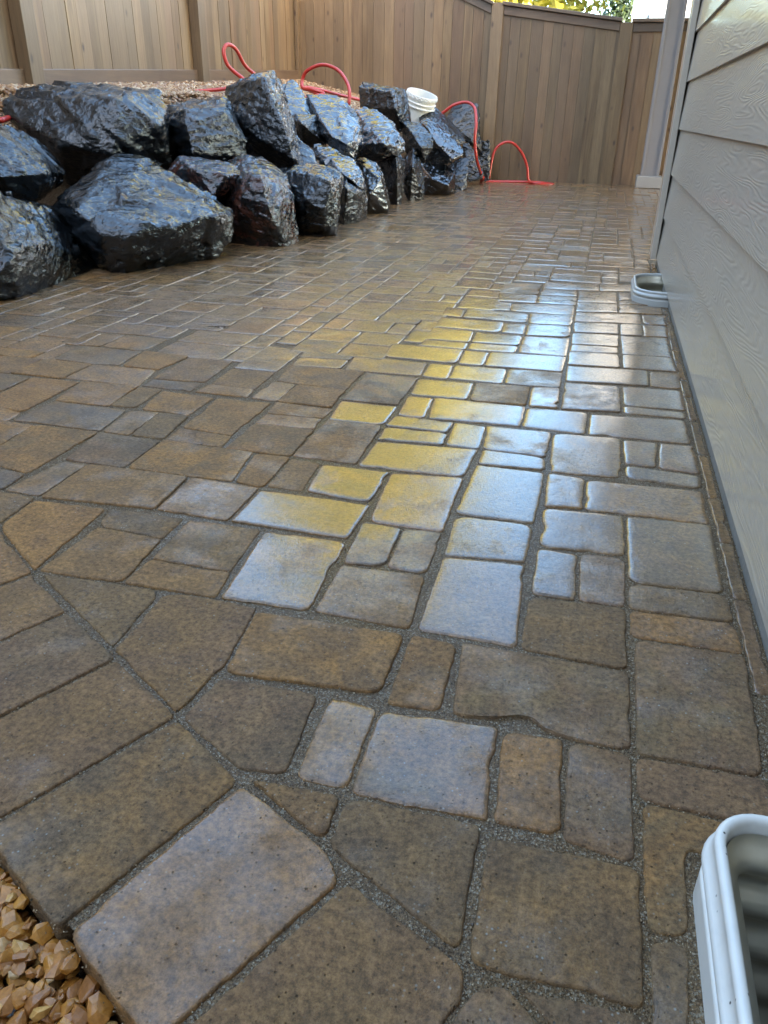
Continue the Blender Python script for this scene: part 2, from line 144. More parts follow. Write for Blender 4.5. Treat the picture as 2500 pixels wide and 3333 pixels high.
DATA=json.loads(r'''{"rocks":[["A",0.45,"large wedge-shaped black boulder with a wide glistening sloped top, biggest stone resting on the paving",[[-2.862,3.85,0.277],[-2.916,4.0,0.326],[-2.912,4.15,0.364],[-2.892,4.4,0.438],[-2.854,4.5,0.5],[-2.776,4.6,0.49],[-2.55,4.55,0.408],[-2.353,4.5,0.338],[-2.083,4.35,0.236],[-2.06,4.3,0.153],[-2.063,4.25,0.074],[-2.125,4.15,0.005],[-2.35,3.63,-0.008],[-2.397,3.61,0.0],[-2.562,3.7,0.093],[-2.797,3.8,0.216]],[[-2.528,3.53,0.305],[-2.361,3.48,0.212],[-2.235,3.53,0.188],[-2.201,3.63,0.251],[-2.114,3.73,0.214],[-2.104,3.83,0.18],[-1.999,4.03,0.25]]],["B",0.5,"rough glossy boulder at the left edge of the photo, resting low against the paving",[[-2.626,3.0,0.424],[-2.829,3.4,0.371],[-2.748,3.5,0.289],[-2.641,3.6,0.164],[-2.537,3.65,0.049],[-2.542,3.7,-0.023],[-2.551,3.6,-0.039],[-2.53,3.35,-0.039],[-2.461,3.0,-0.013],[-2.505,2.88,-0.004],[-2.503,2.7,0.037]],[[-2.446,2.9,0.295],[-2.444,3.0,0.197],[-2.394,2.85,0.136],[-2.47,3.25,0.184]]],["C",0.4,"bluish black boulder at the left edge, wedged under the broad slab stone",[[-3.159,3.75,0.679],[-3.279,4.05,0.661],[-3.25,4.1,0.637],[-3.086,4.1,0.496],[-2.99,4.05,0.416],[-2.948,3.95,0.35],[-2.971,3.75,0.279],[-3.037,3.65,0.344],[-3.075,3.55,0.365]],[[-2.892,3.5,0.442],[-2.814,3.75,0.444],[-2.983,3.75,0.553]]],["D",0.45,"broad grey-black slab boulder on top of the wall nearest the camera, with vertical crack",[[-3.708,4.65,0.771],[-3.744,4.8,0.808],[-3.709,5.0,0.873],[-3.639,5.05,0.889],[-3.471,5.15,0.893],[-3.13,5.25,0.867],[-2.986,5.25,0.844],[-2.871,5.15,0.764],[-2.817,5.0,0.65],[-2.875,5.1,0.397],[-2.926,5.05,0.385],[-3.356,4.9,0.31],[-3.409,4.8,0.295],[-3.445,4.65,0.433],[-3.664,4.6,0.708]],[[-2.916,4.65,0.808],[-2.897,4.55,0.563],[-2.922,4.55,0.494],[-3.201,4.45,0.558],[-2.718,4.8,0.66]]],["E",0.4,"squarish dark boulder in the top course, between the broad slab and the tall pointed stone",[[-3.18,5.7,0.772],[-3.012,5.75,0.798],[-2.803,5.8,0.828],[-2.739,5.8,0.819],[-2.607,5.6,0.694],[-2.469,5.5,0.568],[-2.476,5.5,0.476],[-2.536,5.45,0.423],[-2.724,5.3,0.412],[-3.011,5.35,0.374],[-3.04,5.4,0.649]],[[-2.779,5.25,0.742],[-2.721,5.15,0.657],[-2.563,5.4,0.752],[-2.674,5.1,0.498]]],["F",0.45,"tall pointed dark boulder, highest in the wall, bright wet edge down its right side",[[-2.865,6.1,0.899],[-2.603,6.15,0.991],[-2.583,6.35,1.02],[-2.551,6.4,0.959],[-2.515,6.3,0.795],[-2.376,6.2,0.54],[-2.268,6.15,0.413],[-2.255,6.0,0.388],[-2.41,5.9,0.363],[-2.691,6.0,0.466],[-2.858,6.05,0.71]],[[-2.445,5.85,0.966],[-2.365,5.75,0.803],[-2.257,5.7,0.674],[-2.189,5.7,0.442],[-2.659,5.8,0.693],[-2.438,5.7,0.564]]],["G",0.35,"dull purplish-brown boulder tucked behind the right shoulder of the largest front boulder",[[-2.695,4.8,0.407],[-2.687,4.95,0.476],[-2.566,5.0,0.468],[-2.378,5.0,0.449],[-2.294,4.95,0.393],[-2.172,4.9,0.382],[-2.27,4.8,0.276],[-2.392,4.8,0.192],[-2.627,4.9,0.121],[-2.733,4.9,0.181]],[[-2.409,4.6,0.427],[-2.274,4.55,0.291],[-2.223,4.65,0.412]]],["H",0.45,"boulder with rusty red patches on its face, on the paving right of the largest boulder",[[-2.449,5.2,0.444],[-2.371,5.3,0.486],[-2.245,5.25,0.466],[-2.11,5.15,0.419],[-1.994,5.05,0.36],[-1.916,4.95,0.271],[-1.879,4.9,0.035],[-1.886,4.75,0.007],[-1.943,4.7,-0.005],[-2.104,4.7,-0.007],[-2.278,4.75,-0.017],[-2.283,4.75,0.09],[-2.37,4.85,0.219]],[[-2.033,4.6,0.404],[-1.98,4.6,0.4],[-1.907,4.53,0.249],[-2.085,4.55,0.298],[-2.203,4.75,0.378]]],["I",0.4,"blocky black boulder with pale rounded scar, on the paving below the tall pointed stone",[[-2.285,5.6,0.372],[-2.112,5.7,0.411],[-1.917,5.7,0.408],[-1.792,5.6,0.345],[-1.769,5.45,0.227],[-1.758,5.4,0.098],[-1.753,5.3,0.02],[-1.809,5.25,0.001],[-2.015,5.25,-0.001],[-2.057,5.3,0.202]],[[-1.871,5.2,0.382],[-1.728,5.1,0.368],[-1.689,5.1,0.285],[-1.867,5.05,0.247],[-1.748,5.05,0.176]]],["J",0.2,"long bright slanted slab leaning over the upright splintered stone",[[-2.361,6.6,0.503],[-2.32,6.65,0.524],[-2.174,6.6,0.483],[-1.951,6.45,0.391],[-1.844,6.3,0.306],[-1.801,6.2,0.224],[-1.797,6.05,0.247],[-1.861,6.0,0.312],[-2.058,6.2,0.358],[-2.205,6.35,0.376],[-2.32,6.5,0.446]],[]],["J2",0.3,"upright splintered brown-black stone on the paving beneath the long slanted slab",[[-1.976,6.1,0.278],[-1.941,6.15,0.315],[-1.83,6.3,0.246],[-1.813,6.3,0.124],[-1.801,6.25,0.027],[-1.81,6.05,0.011],[-1.853,5.95,0.008],[-1.891,5.9,-0.015],[-1.953,6.0,0.025]],[[-1.803,5.75,0.257],[-1.772,5.9,0.219]]],["K",0.25,"small dark stone filling the gap at the lower right of the tall pointed boulder",[[-2.387,6.2,0.566],[-2.312,6.2,0.551],[-2.219,6.2,0.483],[-2.191,6.1,0.424],[-2.145,6.1,0.378],[-2.223,6.0,0.387],[-2.347,6.1,0.448]],[]],["L",0.3,"pale shiny slab on top of the wall just right of the tall pointed boulder",[[-2.911,7.3,0.958],[-2.821,7.4,0.994],[-2.726,7.35,0.929],[-2.51,7.1,0.727],[-2.529,6.9,0.707],[-2.675,6.85,0.724],[-2.853,7.1,0.825]],[]],["M",0.3,"black blocky stone directly under the pale shiny slab",[[-2.703,6.9,0.698],[-2.592,6.85,0.728],[-2.475,7.0,0.721],[-2.41,7.0,0.588],[-2.347,6.9,0.514],[-2.468,6.9,0.479],[-2.521,6.8,0.519],[-2.656,6.9,0.546]],[[-2.475,6.65,0.666]]],["N",0.4,"big bright wet boulder with a streaked sloping face, in front of the red hose loop",[[-2.654,7.3,0.883],[-2.524,7.35,0.869],[-2.4,7.35,0.873],[-2.276,7.3,0.803],[-2.155,7.2,0.707],[-2.076,7.05,0.581],[-2.058,7.0,0.518],[-2.064,6.8,0.41],[-2.142,6.7,0.44],[-2.289,6.75,0.519],[-2.39,6.9,0.609],[-2.597,7.2,0.81]],[[-2.242,6.7,0.584],[-2.082,6.65,0.527]]],["O",0.35,"rounded bright-topped boulder directly below the upright slab and right of the big streaked boulder",[[-2.406,7.9,0.78],[-2.307,7.9,0.788],[-2.183,7.9,0.769],[-2.009,7.8,0.688],[-1.836,7.6,0.528],[-1.81,7.5,0.456],[-1.854,7.4,0.411],[-1.928,7.3,0.406],[-2.007,7.25,0.426],[-2.153,7.35,0.507],[-2.258,7.6,0.636]],[[-1.898,7.15,0.518]]],["O2",0.3,"dark wedge of stone in the shadow under the rounded bright-topped boulder",[[-2.167,7.4,0.505],[-2.021,7.3,0.444],[-1.955,7.4,0.422],[-1.962,7.4,0.374],[-2.056,7.4,0.357],[-2.246,7.4,0.376]],[]],["P2",0.35,"reddish-brown and white mottled boulder on the paving, middle of the lower course",[[-2.132,7.0,0.386],[-2.049,7.05,0.403],[-1.937,7.0,0.362],[-1.859,6.95,0.285],[-1.813,6.85,0.208],[-1.757,6.8,0.076],[-1.738,6.7,0.043],[-1.895,6.6,0.026],[-1.921,6.7,0.13],[-1.991,6.8,0.238]],[[-1.769,6.55,0.274],[-1.832,6.45,0.173]]],["Q2",0.3,"upright dark pillar-like stone with a slanted top, right of the mottled reddish boulder",[[-2.131,7.7,0.334],[-2.06,7.8,0.382],[-1.963,7.8,0.428],[-1.843,7.7,0.343],[-1.827,7.6,0.227],[-1.818,7.5,0.026],[-1.836,7.4,0.016],[-1.929,7.45,0.011],[-1.96,7.5,0.085],[-2.024,7.55,0.259]],[[-1.828,7.3,0.395],[-1.806,7.25,0.317]]],["R2",0.25,"pointed triangular brownish stone standing on the paving beside the dark pillar-like stone",[[-1.97,8.15,0.357],[-1.858,8.1,0.445],[-1.773,8.05,0.351],[-1.734,8.05,0.186],[-1.706,7.95,0.038],[-1.822,7.85,0.008],[-1.924,7.95,0.135]],[[-1.781,7.75,0.316],[-1.862,7.8,0.205]]],["S2",0.35,"low flat-topped boulder with a bright top, on the paving right of the pointed triangular stone",[[-1.959,8.9,0.277],[-1.822,9.0,0.29],[-1.678,8.95,0.264],[-1.556,8.8,0.199],[-1.544,8.7,0.038],[-1.589,8.6,0.026],[-1.815,8.5,0.01],[-1.842,8.55,0.151]],[[-1.555,8.4,0.109],[-1.722,8.4,0.164]]],["T2",0.25,"small jagged stone at the right end of the lower course, beside the low bright-topped boulder",[[-1.741,9.4,0.236],[-1.628,9.45,0.322],[-1.518,9.4,0.309],[-1.505,9.3,0.2],[-1.502,9.25,0.046],[-1.551,9.15,0.009],[-1.62,9.15,0.025],[-1.645,9.2,0.126]],[]],["U",0.35,"dark oval boulder in the middle course, below the gap left of the bucket",[[-2.083,8.5,0.682],[-1.9,8.5,0.668],[-1.72,8.3,0.558],[-1.689,8.2,0.454],[-1.753,8.15,0.338],[-1.81,8.2,0.318],[-1.974,8.2,0.422]],[[-1.881,8.1,0.591],[-1.762,8.0,0.467]]],["V",0.3,"bright elongated boulder sloping down to the right, in front of the round black stone",[[-2.034,9.1,0.671],[-1.96,9.15,0.713],[-1.808,9.1,0.64],[-1.581,8.95,0.496],[-1.504,8.9,0.437],[-1.488,8.8,0.379],[-1.576,8.7,0.341],[-1.685,8.75,0.367],[-1.76,8.7,0.489],[-1.866,8.8,0.615]],[]],["V2",0.25,"black stone in the shadow between the dark oval boulder and the low bright-topped boulder",[[-1.87,8.95,0.453],[-1.78,8.9,0.475],[-1.673,8.95,0.359],[-1.619,8.95,0.289],[-1.811,8.95,0.265],[-1.915,8.95,0.298]],[]],["W",0.35,"smooth round-nosed black boulder in front of the white bucket",[[-2.142,9.6,0.789],[-2.122,9.7,0.855],[-2.0,9.8,0.807],[-1.843,9.8,0.705],[-1.662,9.75,0.542],[-1.595,9.6,0.48],[-1.665,9.5,0.443],[-1.825,9.4,0.609],[-2.007,9.45,0.689],[-2.114,9.5,0.687]],[]],["X",0.25,"upright dark slab standing on top of the wall left of the white bucket",[[-2.556,8.6,0.98],[-2.546,8.7,1.02],[-2.261,8.75,0.99],[-2.119,8.75,0.965],[-2.077,8.7,0.859],[-2.02,8.65,0.677],[-2.083,8.5,0.601],[-2.17,8.5,0.599],[-2.393,8.5,0.74],[-2.517,8.5,0.798]],[[-2.144,8.3,0.939],[-2.077,8.25,0.78]]],["Y2",0.25,"grey boulder leaning near the fence under the arching red hose",[[-1.969,10.35,0.707],[-1.926,10.45,0.838],[-1.747,10.45,0.88],[-1.616,10.45,0.862],[-1.577,10.45,0.643],[-1.524,10.35,0.361],[-1.619,10.25,0.474],[-1.732,10.25,0.481],[-1.879,10.25,0.659]],[]],["Z",0.25,"flat reddish stone at the far end, just left of where the hose comes down",[[-1.716,10.1,0.445],[-1.638,10.1,0.452],[-1.526,10.1,0.289],[-1.448,10.1,0.22],[-1.434,10.0,0.083],[-1.598,9.95,0.058],[-1.637,10.0,0.27]],[]],["AA",0.2,"narrow bluish stone touching the fence at the far end of the wall",[[-1.567,10.55,0.457],[-1.458,10.55,0.47],[-1.423,10.55,0.252],[-1.424,10.5,0.052],[-1.51,10.5,0.033],[-1.561,10.5,0.25]],[]]],"pav":[[[-574,1258],[-396,1261],[-389,1012],[-553,1006]],[[-658,1428],[-397,1429],[-400,1269],[-657,1272]],[[-399,1600],[-227,1625],[-224,1352],[-383,1350]],[[-486,1782],[-221,1804],[-227,1625],[-485,1617]],[[-571,1600],[-400,1605],[-402,1436],[-558,1446]],[[-653,1615],[-573,1605],[-562,1445],[-650,1448]],[[-654,1893],[-496,1891],[-491,1625],[-658,1627]],[[-394,1347],[-306,1345],[-301,1187],[-387,1176]],[[-306,1345],[-224,1352],[-222,1181],[-301,1187]],[[-387,1176],[-222,1181],[-211,1008],[-385,1013]],[[-219,1437],[-47,1440],[-48,1276],[-209,1259]],[[-209,1259],[-48,1273],[-36,1008],[-205,1010]],[[-215,1714],[-45,1713],[-47,1440],[-219,1437]],[[-45,1713],[47,1704],[47,1539],[-37,1526]],[[47,1699],[310,1717],[309,1543],[47,1536]],[[-39,1521],[133,1534],[134,1357],[-35,1345]],[[-37,1344],[46,1344],[49,1172],[-35,1171]],[[46,1344],[134,1354],[133,1176],[49,1172]],[[134,1531],[309,1543],[305,1270],[135,1261]],[[135,1258],[307,1268],[309,1182],[135,1170]],[[135,1170],[309,1182],[314,1092],[136,1090]],[[-35,1166],[133,1174],[133,999],[-35,1007]],[[-126,1000],[135,998],[136,835],[121,826],[49,825],[21,832],[-3,852],[-29,850],[-55,836],[-112,827]],[[141,1085],[314,1092],[301,824],[139,822]],[[139,820],[301,824],[311,739],[230,740],[138,742]],[[-39,818],[47,826],[55,660],[-30,660]],[[49,823],[136,823],[139,644],[53,656]],[[-212,815],[-43,824],[-33,658],[-209,655]],[[-290,824],[-212,815],[-210,658],[-285,658]],[[-209,998],[-130,991],[-126,831],[-207,826]],[[-478,989],[-216,996],[-219,842],[-458,825]],[[-459,817],[-304,821],[-293,662],[-357,655],[-475,720]],[[-339,644],[-216,651],[-211,575]],[[-212,652],[-40,655],[-39,487],[-209,575]],[[-435,401],[-342,636],[-210,573],[-178,537],[-292,324]],[[-172,538],[-30,476],[-27,448],[-49,397],[-280,333]],[[-32,639],[141,643],[141,481],[-31,480]],[[13,471],[140,480],[142,445],[69,432]],[[-26,450],[7,475],[65,426],[-46,396]],[[142,741],[230,739],[306,741],[296,679],[215,682],[193,682],[188,566],[143,563]],[[146,560],[189,566],[181,455],[143,445]],[[-1101,1241],[-928,1250],[-915,994],[-1091,1118]],[[-901,1174],[-751,1165],[-738,1002],[-911,995]],[[-922,1252],[-750,1259],[-751,1165],[-906,1176]],[[-742,1258],[-578,1260],[-569,1090],[-734,1088]],[[-734,1088],[-569,1090],[-558,1005],[-738,1002]],[[-1103,1443],[-839,1443],[-830,1276],[-1097,1254]],[[-834,1445],[-660,1436],[-660,1271],[-830,1276]],[[-1170,1441],[-1100,1439],[-1099,1258],[-1195,1262]],[[-1195,1257],[-1100,1253],[-1095,1123],[-1233,1155],[-1300,1255]],[[-1009,1631],[-757,1622],[-733,1449],[-1006,1443]],[[-750,1616],[-655,1619],[-653,1438],[-728,1450]],[[-1193,1626],[-1007,1621],[-1006,1443],[-1173,1445]],[[-1382,1621],[-1193,1626],[-1202,1351],[-1368,1385]],[[-1281,1359],[-1201,1347],[-1198,1261],[-1306,1262],[-1366,1357]],[[-1086,1112],[-914,989],[-948,945],[-995,885],[-1207,1126]],[[-910,984],[-778,899],[-837,807],[-879,753],[-991,881]],[[-777,897],[-630,811],[-721,662],[-753,610],[-878,751]],[[-628,809],[-479,722],[-599,510],[-624,464],[-751,608]],[[-477,719],[-343,637],[-444,401],[-556,458],[-617,487]],[[-902,989],[-736,1000],[-657,1002],[-650,829]],[[-653,998],[-552,1004],[-476,999],[-460,819],[-483,726],[-648,828]],[[-50,1981],[130,1996],[129,1729],[-41,1714]],[[131,1985],[223,1990],[211,1815],[134,1821]],[[223,1990],[315,1996],[313,1803],[213,1815]],[[134,1811],[312,1798],[310,1721],[135,1730]],[[42,2164],[309,2194],[309,2000],[40,1992]],[[134,2263],[316,2257],[313,2195],[135,2193]],[[135,2457],[320,2467],[315,2270],[136,2263]],[[223,2643],[324,2657],[321,2475],[220,2475]],[[-47,2631],[224,2652],[220,2475],[-45,2449]],[[-45,2441],[131,2455],[133,2199],[-41,2172]],[[-142,2360],[-50,2373],[-43,2178],[-135,2171]],[[-137,2163],[41,2170],[38,1991],[-134,1998]],[[-227,1982],[-50,1981],[-51,1803],[-213,1806]],[[-213,1806],[-51,1803],[-47,1722],[-211,1711]],[[136,2833],[317,2850],[325,2666],[137,2652]],[[132,3110],[314,3133],[314,2849],[136,2833]],[[-51,2815],[130,2831],[134,2652],[-48,2641]],[[-48,2917],[131,2930],[130,2831],[-49,2816]],[[-54,3099],[132,3123],[131,2930],[-48,2917]],[[-53,3290],[130,3309],[132,3123],[-51,3100]],[[130,3309],[221,3326],[221,3127],[132,3110]],[[-55,3470],[223,3518],[221,3326],[-53,3290]],[[223,3503],[331,3524],[329,3335],[224,3327]],[[220,3312],[326,3334],[317,3134],[221,3127]],[[-56,3669],[125,3697],[128,3501],[-55,3470]],[[128,3681],[319,3680],[315,3534],[128,3501]],[[-57,3948],[126,3973],[125,3697],[-56,3669]],[[129,3974],[244,3995],[239,3825],[129,3786]],[[129,3786],[267,3816],[263,3710],[128,3681]],[[37,4160],[204,4194],[200,3999],[40,3971]],[[-237,4114],[37,4160],[40,3971],[-233,3926]],[[-243,3374],[-55,3408],[-52,3200],[-231,3187]],[[-341,3553],[-57,3600],[-55,3393],[-329,3392]],[[-239,3768],[-58,3794],[-57,3593],[-231,3591]],[[-235,3946],[-60,3947],[-58,3794],[-235,3769]],[[-424,3760],[-239,3768],[-230,3581],[-412,3580]],[[-426,3858],[-240,3871],[-235,3769],[-423,3749]],[[-431,4023],[-242,4035],[-240,3871],[-424,3846]],[[-427,3575],[-334,3555],[-326,3393],[-415,3384]],[[-514,3376],[-239,3369],[-235,3194],[-507,3199]],[[-608,3376],[-514,3360],[-503,3195],[-593,3209]],[[-590,3180],[-325,3183],[-321,3004],[-589,3011]],[[-330,3182],[-234,3186],[-228,3002],[-318,3010]],[[-234,3186],[-52,3200],[-52,3011],[-227,2990]],[[-590,3003],[-418,2990],[-409,2821],[-584,2810]],[[-415,2991],[-227,2990],[-228,2830],[-409,2821]],[[-586,2809],[-412,2820],[-409,2715],[-584,2717]],[[-412,2820],[-228,2830],[-229,2730],[-407,2720]],[[-230,2989],[-52,3011],[-50,2740],[-224,2736]],[[-412,2718],[-321,2715],[-317,2534],[-406,2534]],[[-321,2715],[-50,2740],[-53,2544],[-317,2534]],[[-682,2707],[-411,2707],[-408,2533],[-667,2539]],[[-414,2521],[-234,2532],[-228,2357],[-408,2359]],[[-234,2532],[-53,2544],[-50,2368],[-228,2357]],[[-500,2513],[-414,2521],[-404,2351],[-493,2358]],[[-769,2526],[-502,2512],[-493,2358],[-753,2346]],[[-501,2337],[-316,2345],[-311,2173],[-488,2170]],[[-314,2346],[-142,2360],[-136,2177],[-307,2167]],[[-490,2161],[-411,2164],[-399,1985],[-479,1980]],[[-409,2165],[-135,2171],[-134,1998],[-393,1981]],[[-487,1977],[-314,1973],[-317,1893],[-492,1893]],[[-316,1979],[-226,1976],[-217,1805],[-309,1809]],[[-491,1887],[-315,1893],[-311,1808],[-486,1788]],[[-671,2059],[-496,2057],[-494,1898],[-654,1893]],[[-674,2344],[-496,2339],[-495,2064],[-669,2060]],[[-846,1989],[-663,1976],[-668,1895],[-834,1889]],[[-834,1884],[-668,1895],[-665,1808],[-835,1804]],[[-835,1804],[-661,1809],[-658,1622],[-834,1620]],[[-939,2341],[-679,2351],[-680,2148],[-919,2169]],[[-842,2160],[-680,2148],[-674,1987],[-846,1989]],[[-926,2167],[-845,2159],[-842,1991],[-932,1991]],[[-957,2528],[-764,2527],[-763,2457],[-947,2437]],[[-947,2437],[-763,2457],[-763,2352],[-935,2333]],[[-1113,2542],[-954,2528],[-951,2254],[-1105,2250]],[[-1107,2249],[-951,2254],[-946,2071],[-1101,2077]],[[-1101,2077],[-947,2071],[-937,1997],[-1112,1994]],[[-1021,1966],[-850,1973],[-853,1703],[-1007,1720]],[[-1011,1719],[-850,1704],[-842,1623],[-1006,1627]],[[-1208,1979],[-1027,1968],[-1030,1807],[-1188,1811]],[[-1120,1805],[-1027,1802],[-1009,1632],[-1107,1630]],[[-1209,1798],[-1118,1806],[-1107,1630],[-1189,1628]],[[-1295,1991],[-1210,1987],[-1200,1814],[-1285,1815]],[[-1457,1803],[-1214,1796],[-1192,1632],[-1466,1632]],[[-1484,1979],[-1295,1991],[-1282,1809],[-1457,1803]],[[-1294,2074],[-1128,2077],[-1119,1992],[-1294,1999]],[[-1298,2342],[-1135,2345],[-1122,2087],[-1299,2072]],[[-1558,2150],[-1327,2160],[-1295,1991],[-1562,1996]],[[-1743,2157],[-1558,2150],[-1558,1989],[-1751,1987]],[[-1657,1974],[-1488,1978],[-1478,1693],[-1561,1707],[-1637,1704]],[[-1565,1713],[-1478,1693],[-1470,1625],[-1570,1625],[-1653,1692]],[[-1474,1624],[-1382,1621],[-1374,1475],[-1374,1392],[-1581,1609]],[[-1813,1984],[-1654,1966],[-1653,1822],[-1729,1813]],[[-1910,2142],[-1748,2155],[-1750,1979],[-1872,1983],[-2009,2109]],[[-1738,2335],[-1486,2332],[-1470,2169],[-1558,2150],[-1723,2163]],[[-1481,2345],[-1298,2342],[-1322,2161],[-1461,2162]],[[-1658,2512],[-1481,2511],[-1486,2343],[-1659,2350]],[[-1753,2505],[-1655,2513],[-1659,2350],[-1738,2335]],[[-1822,2519],[-1753,2505],[-1738,2335],[-1825,2340]],[[-1827,2674],[-1568,2668],[-1575,2528],[-1806,2524]],[[-1574,2679],[-1482,2697],[-1481,2523],[-1575,2528]]],"hose":[[-3.732,4.45,0.664],[-3.637,4.5,0.676],[-3.622,4.55,0.685],[-3.962,5.6,0.791],[-3.817,6.3,0.869],[-3.641,6.9,0.886],[-3.267,7.1,0.93],[-3.117,7.0,0.977],[-3.188,6.95,1.048],[-3.222,6.9,1.104],[-3.242,6.9,1.195],[-3.22,6.95,1.243],[-3.193,7.05,1.209],[-3.169,7.15,1.103],[-3.121,7.3,1.021],[-3.085,7.5,0.931],[-2.924,7.7,0.862],[-2.712,7.9,0.902],[-2.81,7.9,0.937],[-2.931,7.95,0.953],[-2.956,8.0,1.019],[-2.903,8.0,1.101],[-2.753,8.0,1.15],[-2.584,7.95,1.108],[-2.472,7.9,0.998],[-2.433,7.85,0.891],[-2.464,7.85,0.806],[-2.677,8.05,0.806],[-2.903,8.25,0.913],[-3.068,8.35,0.969],[-2.957,8.5,0.955],[-2.857,8.8,0.918],[-2.702,9.1,0.877],[-2.502,9.5,0.825],[-2.291,9.75,0.761],[-2.178,9.7,0.684],[-2.062,9.8,0.686],[-1.931,9.85,0.764],[-1.799,9.85,0.85],[-1.651,9.85,0.877],[-1.543,9.75,0.819],[-1.495,9.62,0.671],[-1.489,9.58,0.486],[-1.457,9.66,0.261],[-1.469,10.3,0.058],[-1.494,10.55,0.006],[-1.015,10.6,0.012],[-0.834,10.5,0.007],[-0.632,10.6,-0.004],[-0.801,10.8,-0.001],[-0.946,10.75,0.019],[-0.981,10.75,0.171],[-1.062,10.75,0.328],[-1.164,10.72,0.431],[-1.26,10.7,0.457],[-1.361,10.68,0.41],[-1.416,10.66,0.304],[-1.44,10.62,0.039]]}''')
# ---------------------------------------------------------------- materials
def mat_paver():
    m=M('wet_concrete_paver'); at=m.n('Attribute'); at.attribute_name='pv'
    sep=m.n('SeparateColor'); m.l(at.outputs['Color'],sep.inputs[0])
    tc=m.n('TexCoord'); P=tc.outputs['Object']
    off=m.n('VectorMath'); off.operation='MULTIPLY_ADD'; m.l(at.outputs['Color'],off.inputs[0]); off.inputs[1].default_value=(37,53,71); m.l(P,off.inputs[2]); V=off.outputs[0]
    pal=[(0,(0.217,0.126,0.053)),(.18,(0.149,0.101,0.059)),(.34,(0.195,0.116,0.053)),(.5,(0.185,0.112,0.061)),(.64,(0.262,0.137,0.049)),(.78,(0.161,0.108,0.057)),(.9,(0.275,0.145,0.049)),(1,(0.185,0.119,0.063))]
    a=m.ramp(sep.outputs[0],pal); b=m.ramp(sep.outputs[1],pal)
    n1=m.noise(V,7.5,5,.62,.8); f=m.ramp(n1,[(.38,0.),(.60,1.)])
    c=m.mix(f,a,b)
    n2=m.noise(P,110,6,.8); c=m.mix(m.ramp(n2,[(.36,.0),(.64,1.)]),m.mix(1.,c,(.48,.48,.49),'MULTIPLY'),m.mix(1.,c,(1.5,1.46,1.38),'MULTIPLY'))
    n4=m.noise(P,14,4,.6); c=m.mix(m.ramp(n4,[(.35,0.),(.7,1.)]),m.mix(1.,c,(.8,.8,.82),'MULTIPLY'),m.mix(1.,c,(1.22,1.18,1.05),'MULTIPLY'))
    # pale aggregate specks and dark pits
    v=m.n('TexVoronoi'); v.inputs['Scale'].default_value=190; m.l(P,v.inputs['Vector'])
    sp=m.n('SeparateColor'); m.l(v.outputs['Color'],sp.inputs[0])
    spk=m.math('MULTIPLY',m.ramp(sp.outputs[0],[(.84,0.),(.88,1.)]),m.ramp(v.outputs['Distance'],[(.12,1.),(.34,0.)]))
    spk=m.math('MULTIPLY',spk,m.ramp(m.noise(V,9,2),[(.4,.1),(.65,1.)]))
    c=m.mix(m.math('MULTIPLY',spk,.85),c,(.30,.31,.27))
    dk=m.math('MULTIPLY',m.ramp(sp.outputs[1],[(.86,0.),(.9,1.)]),m.ramp(v.outputs['Distance'],[(.1,1.),(.3,0.)]))
    c=m.mix(m.math('MULTIPLY',dk,.6),c,(.018,.015,.012))
    # wet film
    nw=m.noise(P,2.3,3,.6,.4); nw2=m.noise(V,9.,6,.68)
    pool=m.math('ADD',m.math('MULTIPLY',nw,.3),m.math('ADD',m.math('MULTIPLY',nw2,.5),m.math('MULTIPLY',sep.outputs[2],.34)))
    wet=m.ramp(pool,[(.46,0.),(.64,1.)])
    m.set(Base_Color=c,Roughness=m.ramp(wet,[(0,.62),(1,.5)]),Specular_IOR_Level=m.ramp(wet,[(0,.16),(1,.1)]))
    g1=m.noise(P,130,6,.75); g2=m.noise(P,420,2,.6)
    h=m.math('ADD',m.math('MULTIPLY',g1,.7),m.math('MULTIPLY',g2,.3)); h=m.math('SUBTRACT',h,m.math('MULTIPLY',dk,.5))
    nb=m.bump(h,1.,.006)
    m.l(nb,m.b.inputs['Normal'])
    gs=m.noise(P,26,3,.55)
    amp=m.ramp(wet,[(0,1.6),(1,.24)])
    hc=m.math('ADD',m.math('MULTIPLY',m.math('MULTIPLY',h,amp),.0020),m.math('MULTIPLY',gs,.0007))
    cb=m.n('Bump'); cb.inputs['Strength'].default_value=1; cb.inputs['Distance'].default_value=1; m.l(hc,cb.inputs['Height'])
    m.l(cb.outputs[0],m.b.inputs['Coat Normal'])
    m.set(Coat_Weight=m.ramp(wet,[(0,.10),(.45,.65),(1,1.)]),Coat_IOR=1.5,Coat_Roughness=m.ramp(wet,[(0,.20),(1,.015)]))
    return m.m
def mat_sand(name='joint_sand',col=((.085,.053,.026),(.30,.205,.108)),rough=.7,coat=.12):
    m=M(name); P=m.coord()
    n=m.noise(P,380,3,.7); n2=m.noise(P,14,3,.5); v=m.n('TexVoronoi'); v.inputs['Scale'].default_value=420; m.l(P,v.inputs['Vector'])
    sp=m.n('SeparateColor'); m.l(v.outputs['Color'],sp.inputs[0])
    c=m.mix(m.ramp(n,[(.35,0.),(.7,1.)]),col[0],col[1]); c=m.mix(m.ramp(sp.outputs[0],[(.8,0.),(.88,.8)]),c,(.38,.33,.24))
    c=m.mix(m.math('MULTIPLY',n2,.8),c,m.mix(1.,c,(.6,.55,.5),'MULTIPLY'))
    m.set(Base_Color=c,Roughness=rough,Specular_IOR_Level=.2,Coat_Weight=coat,Coat_Roughness=.15)
    m.l(m.bump(m.math('ADD',v.outputs['Distance'],n),1.,.004),m.b.inputs['Normal']); return m.m
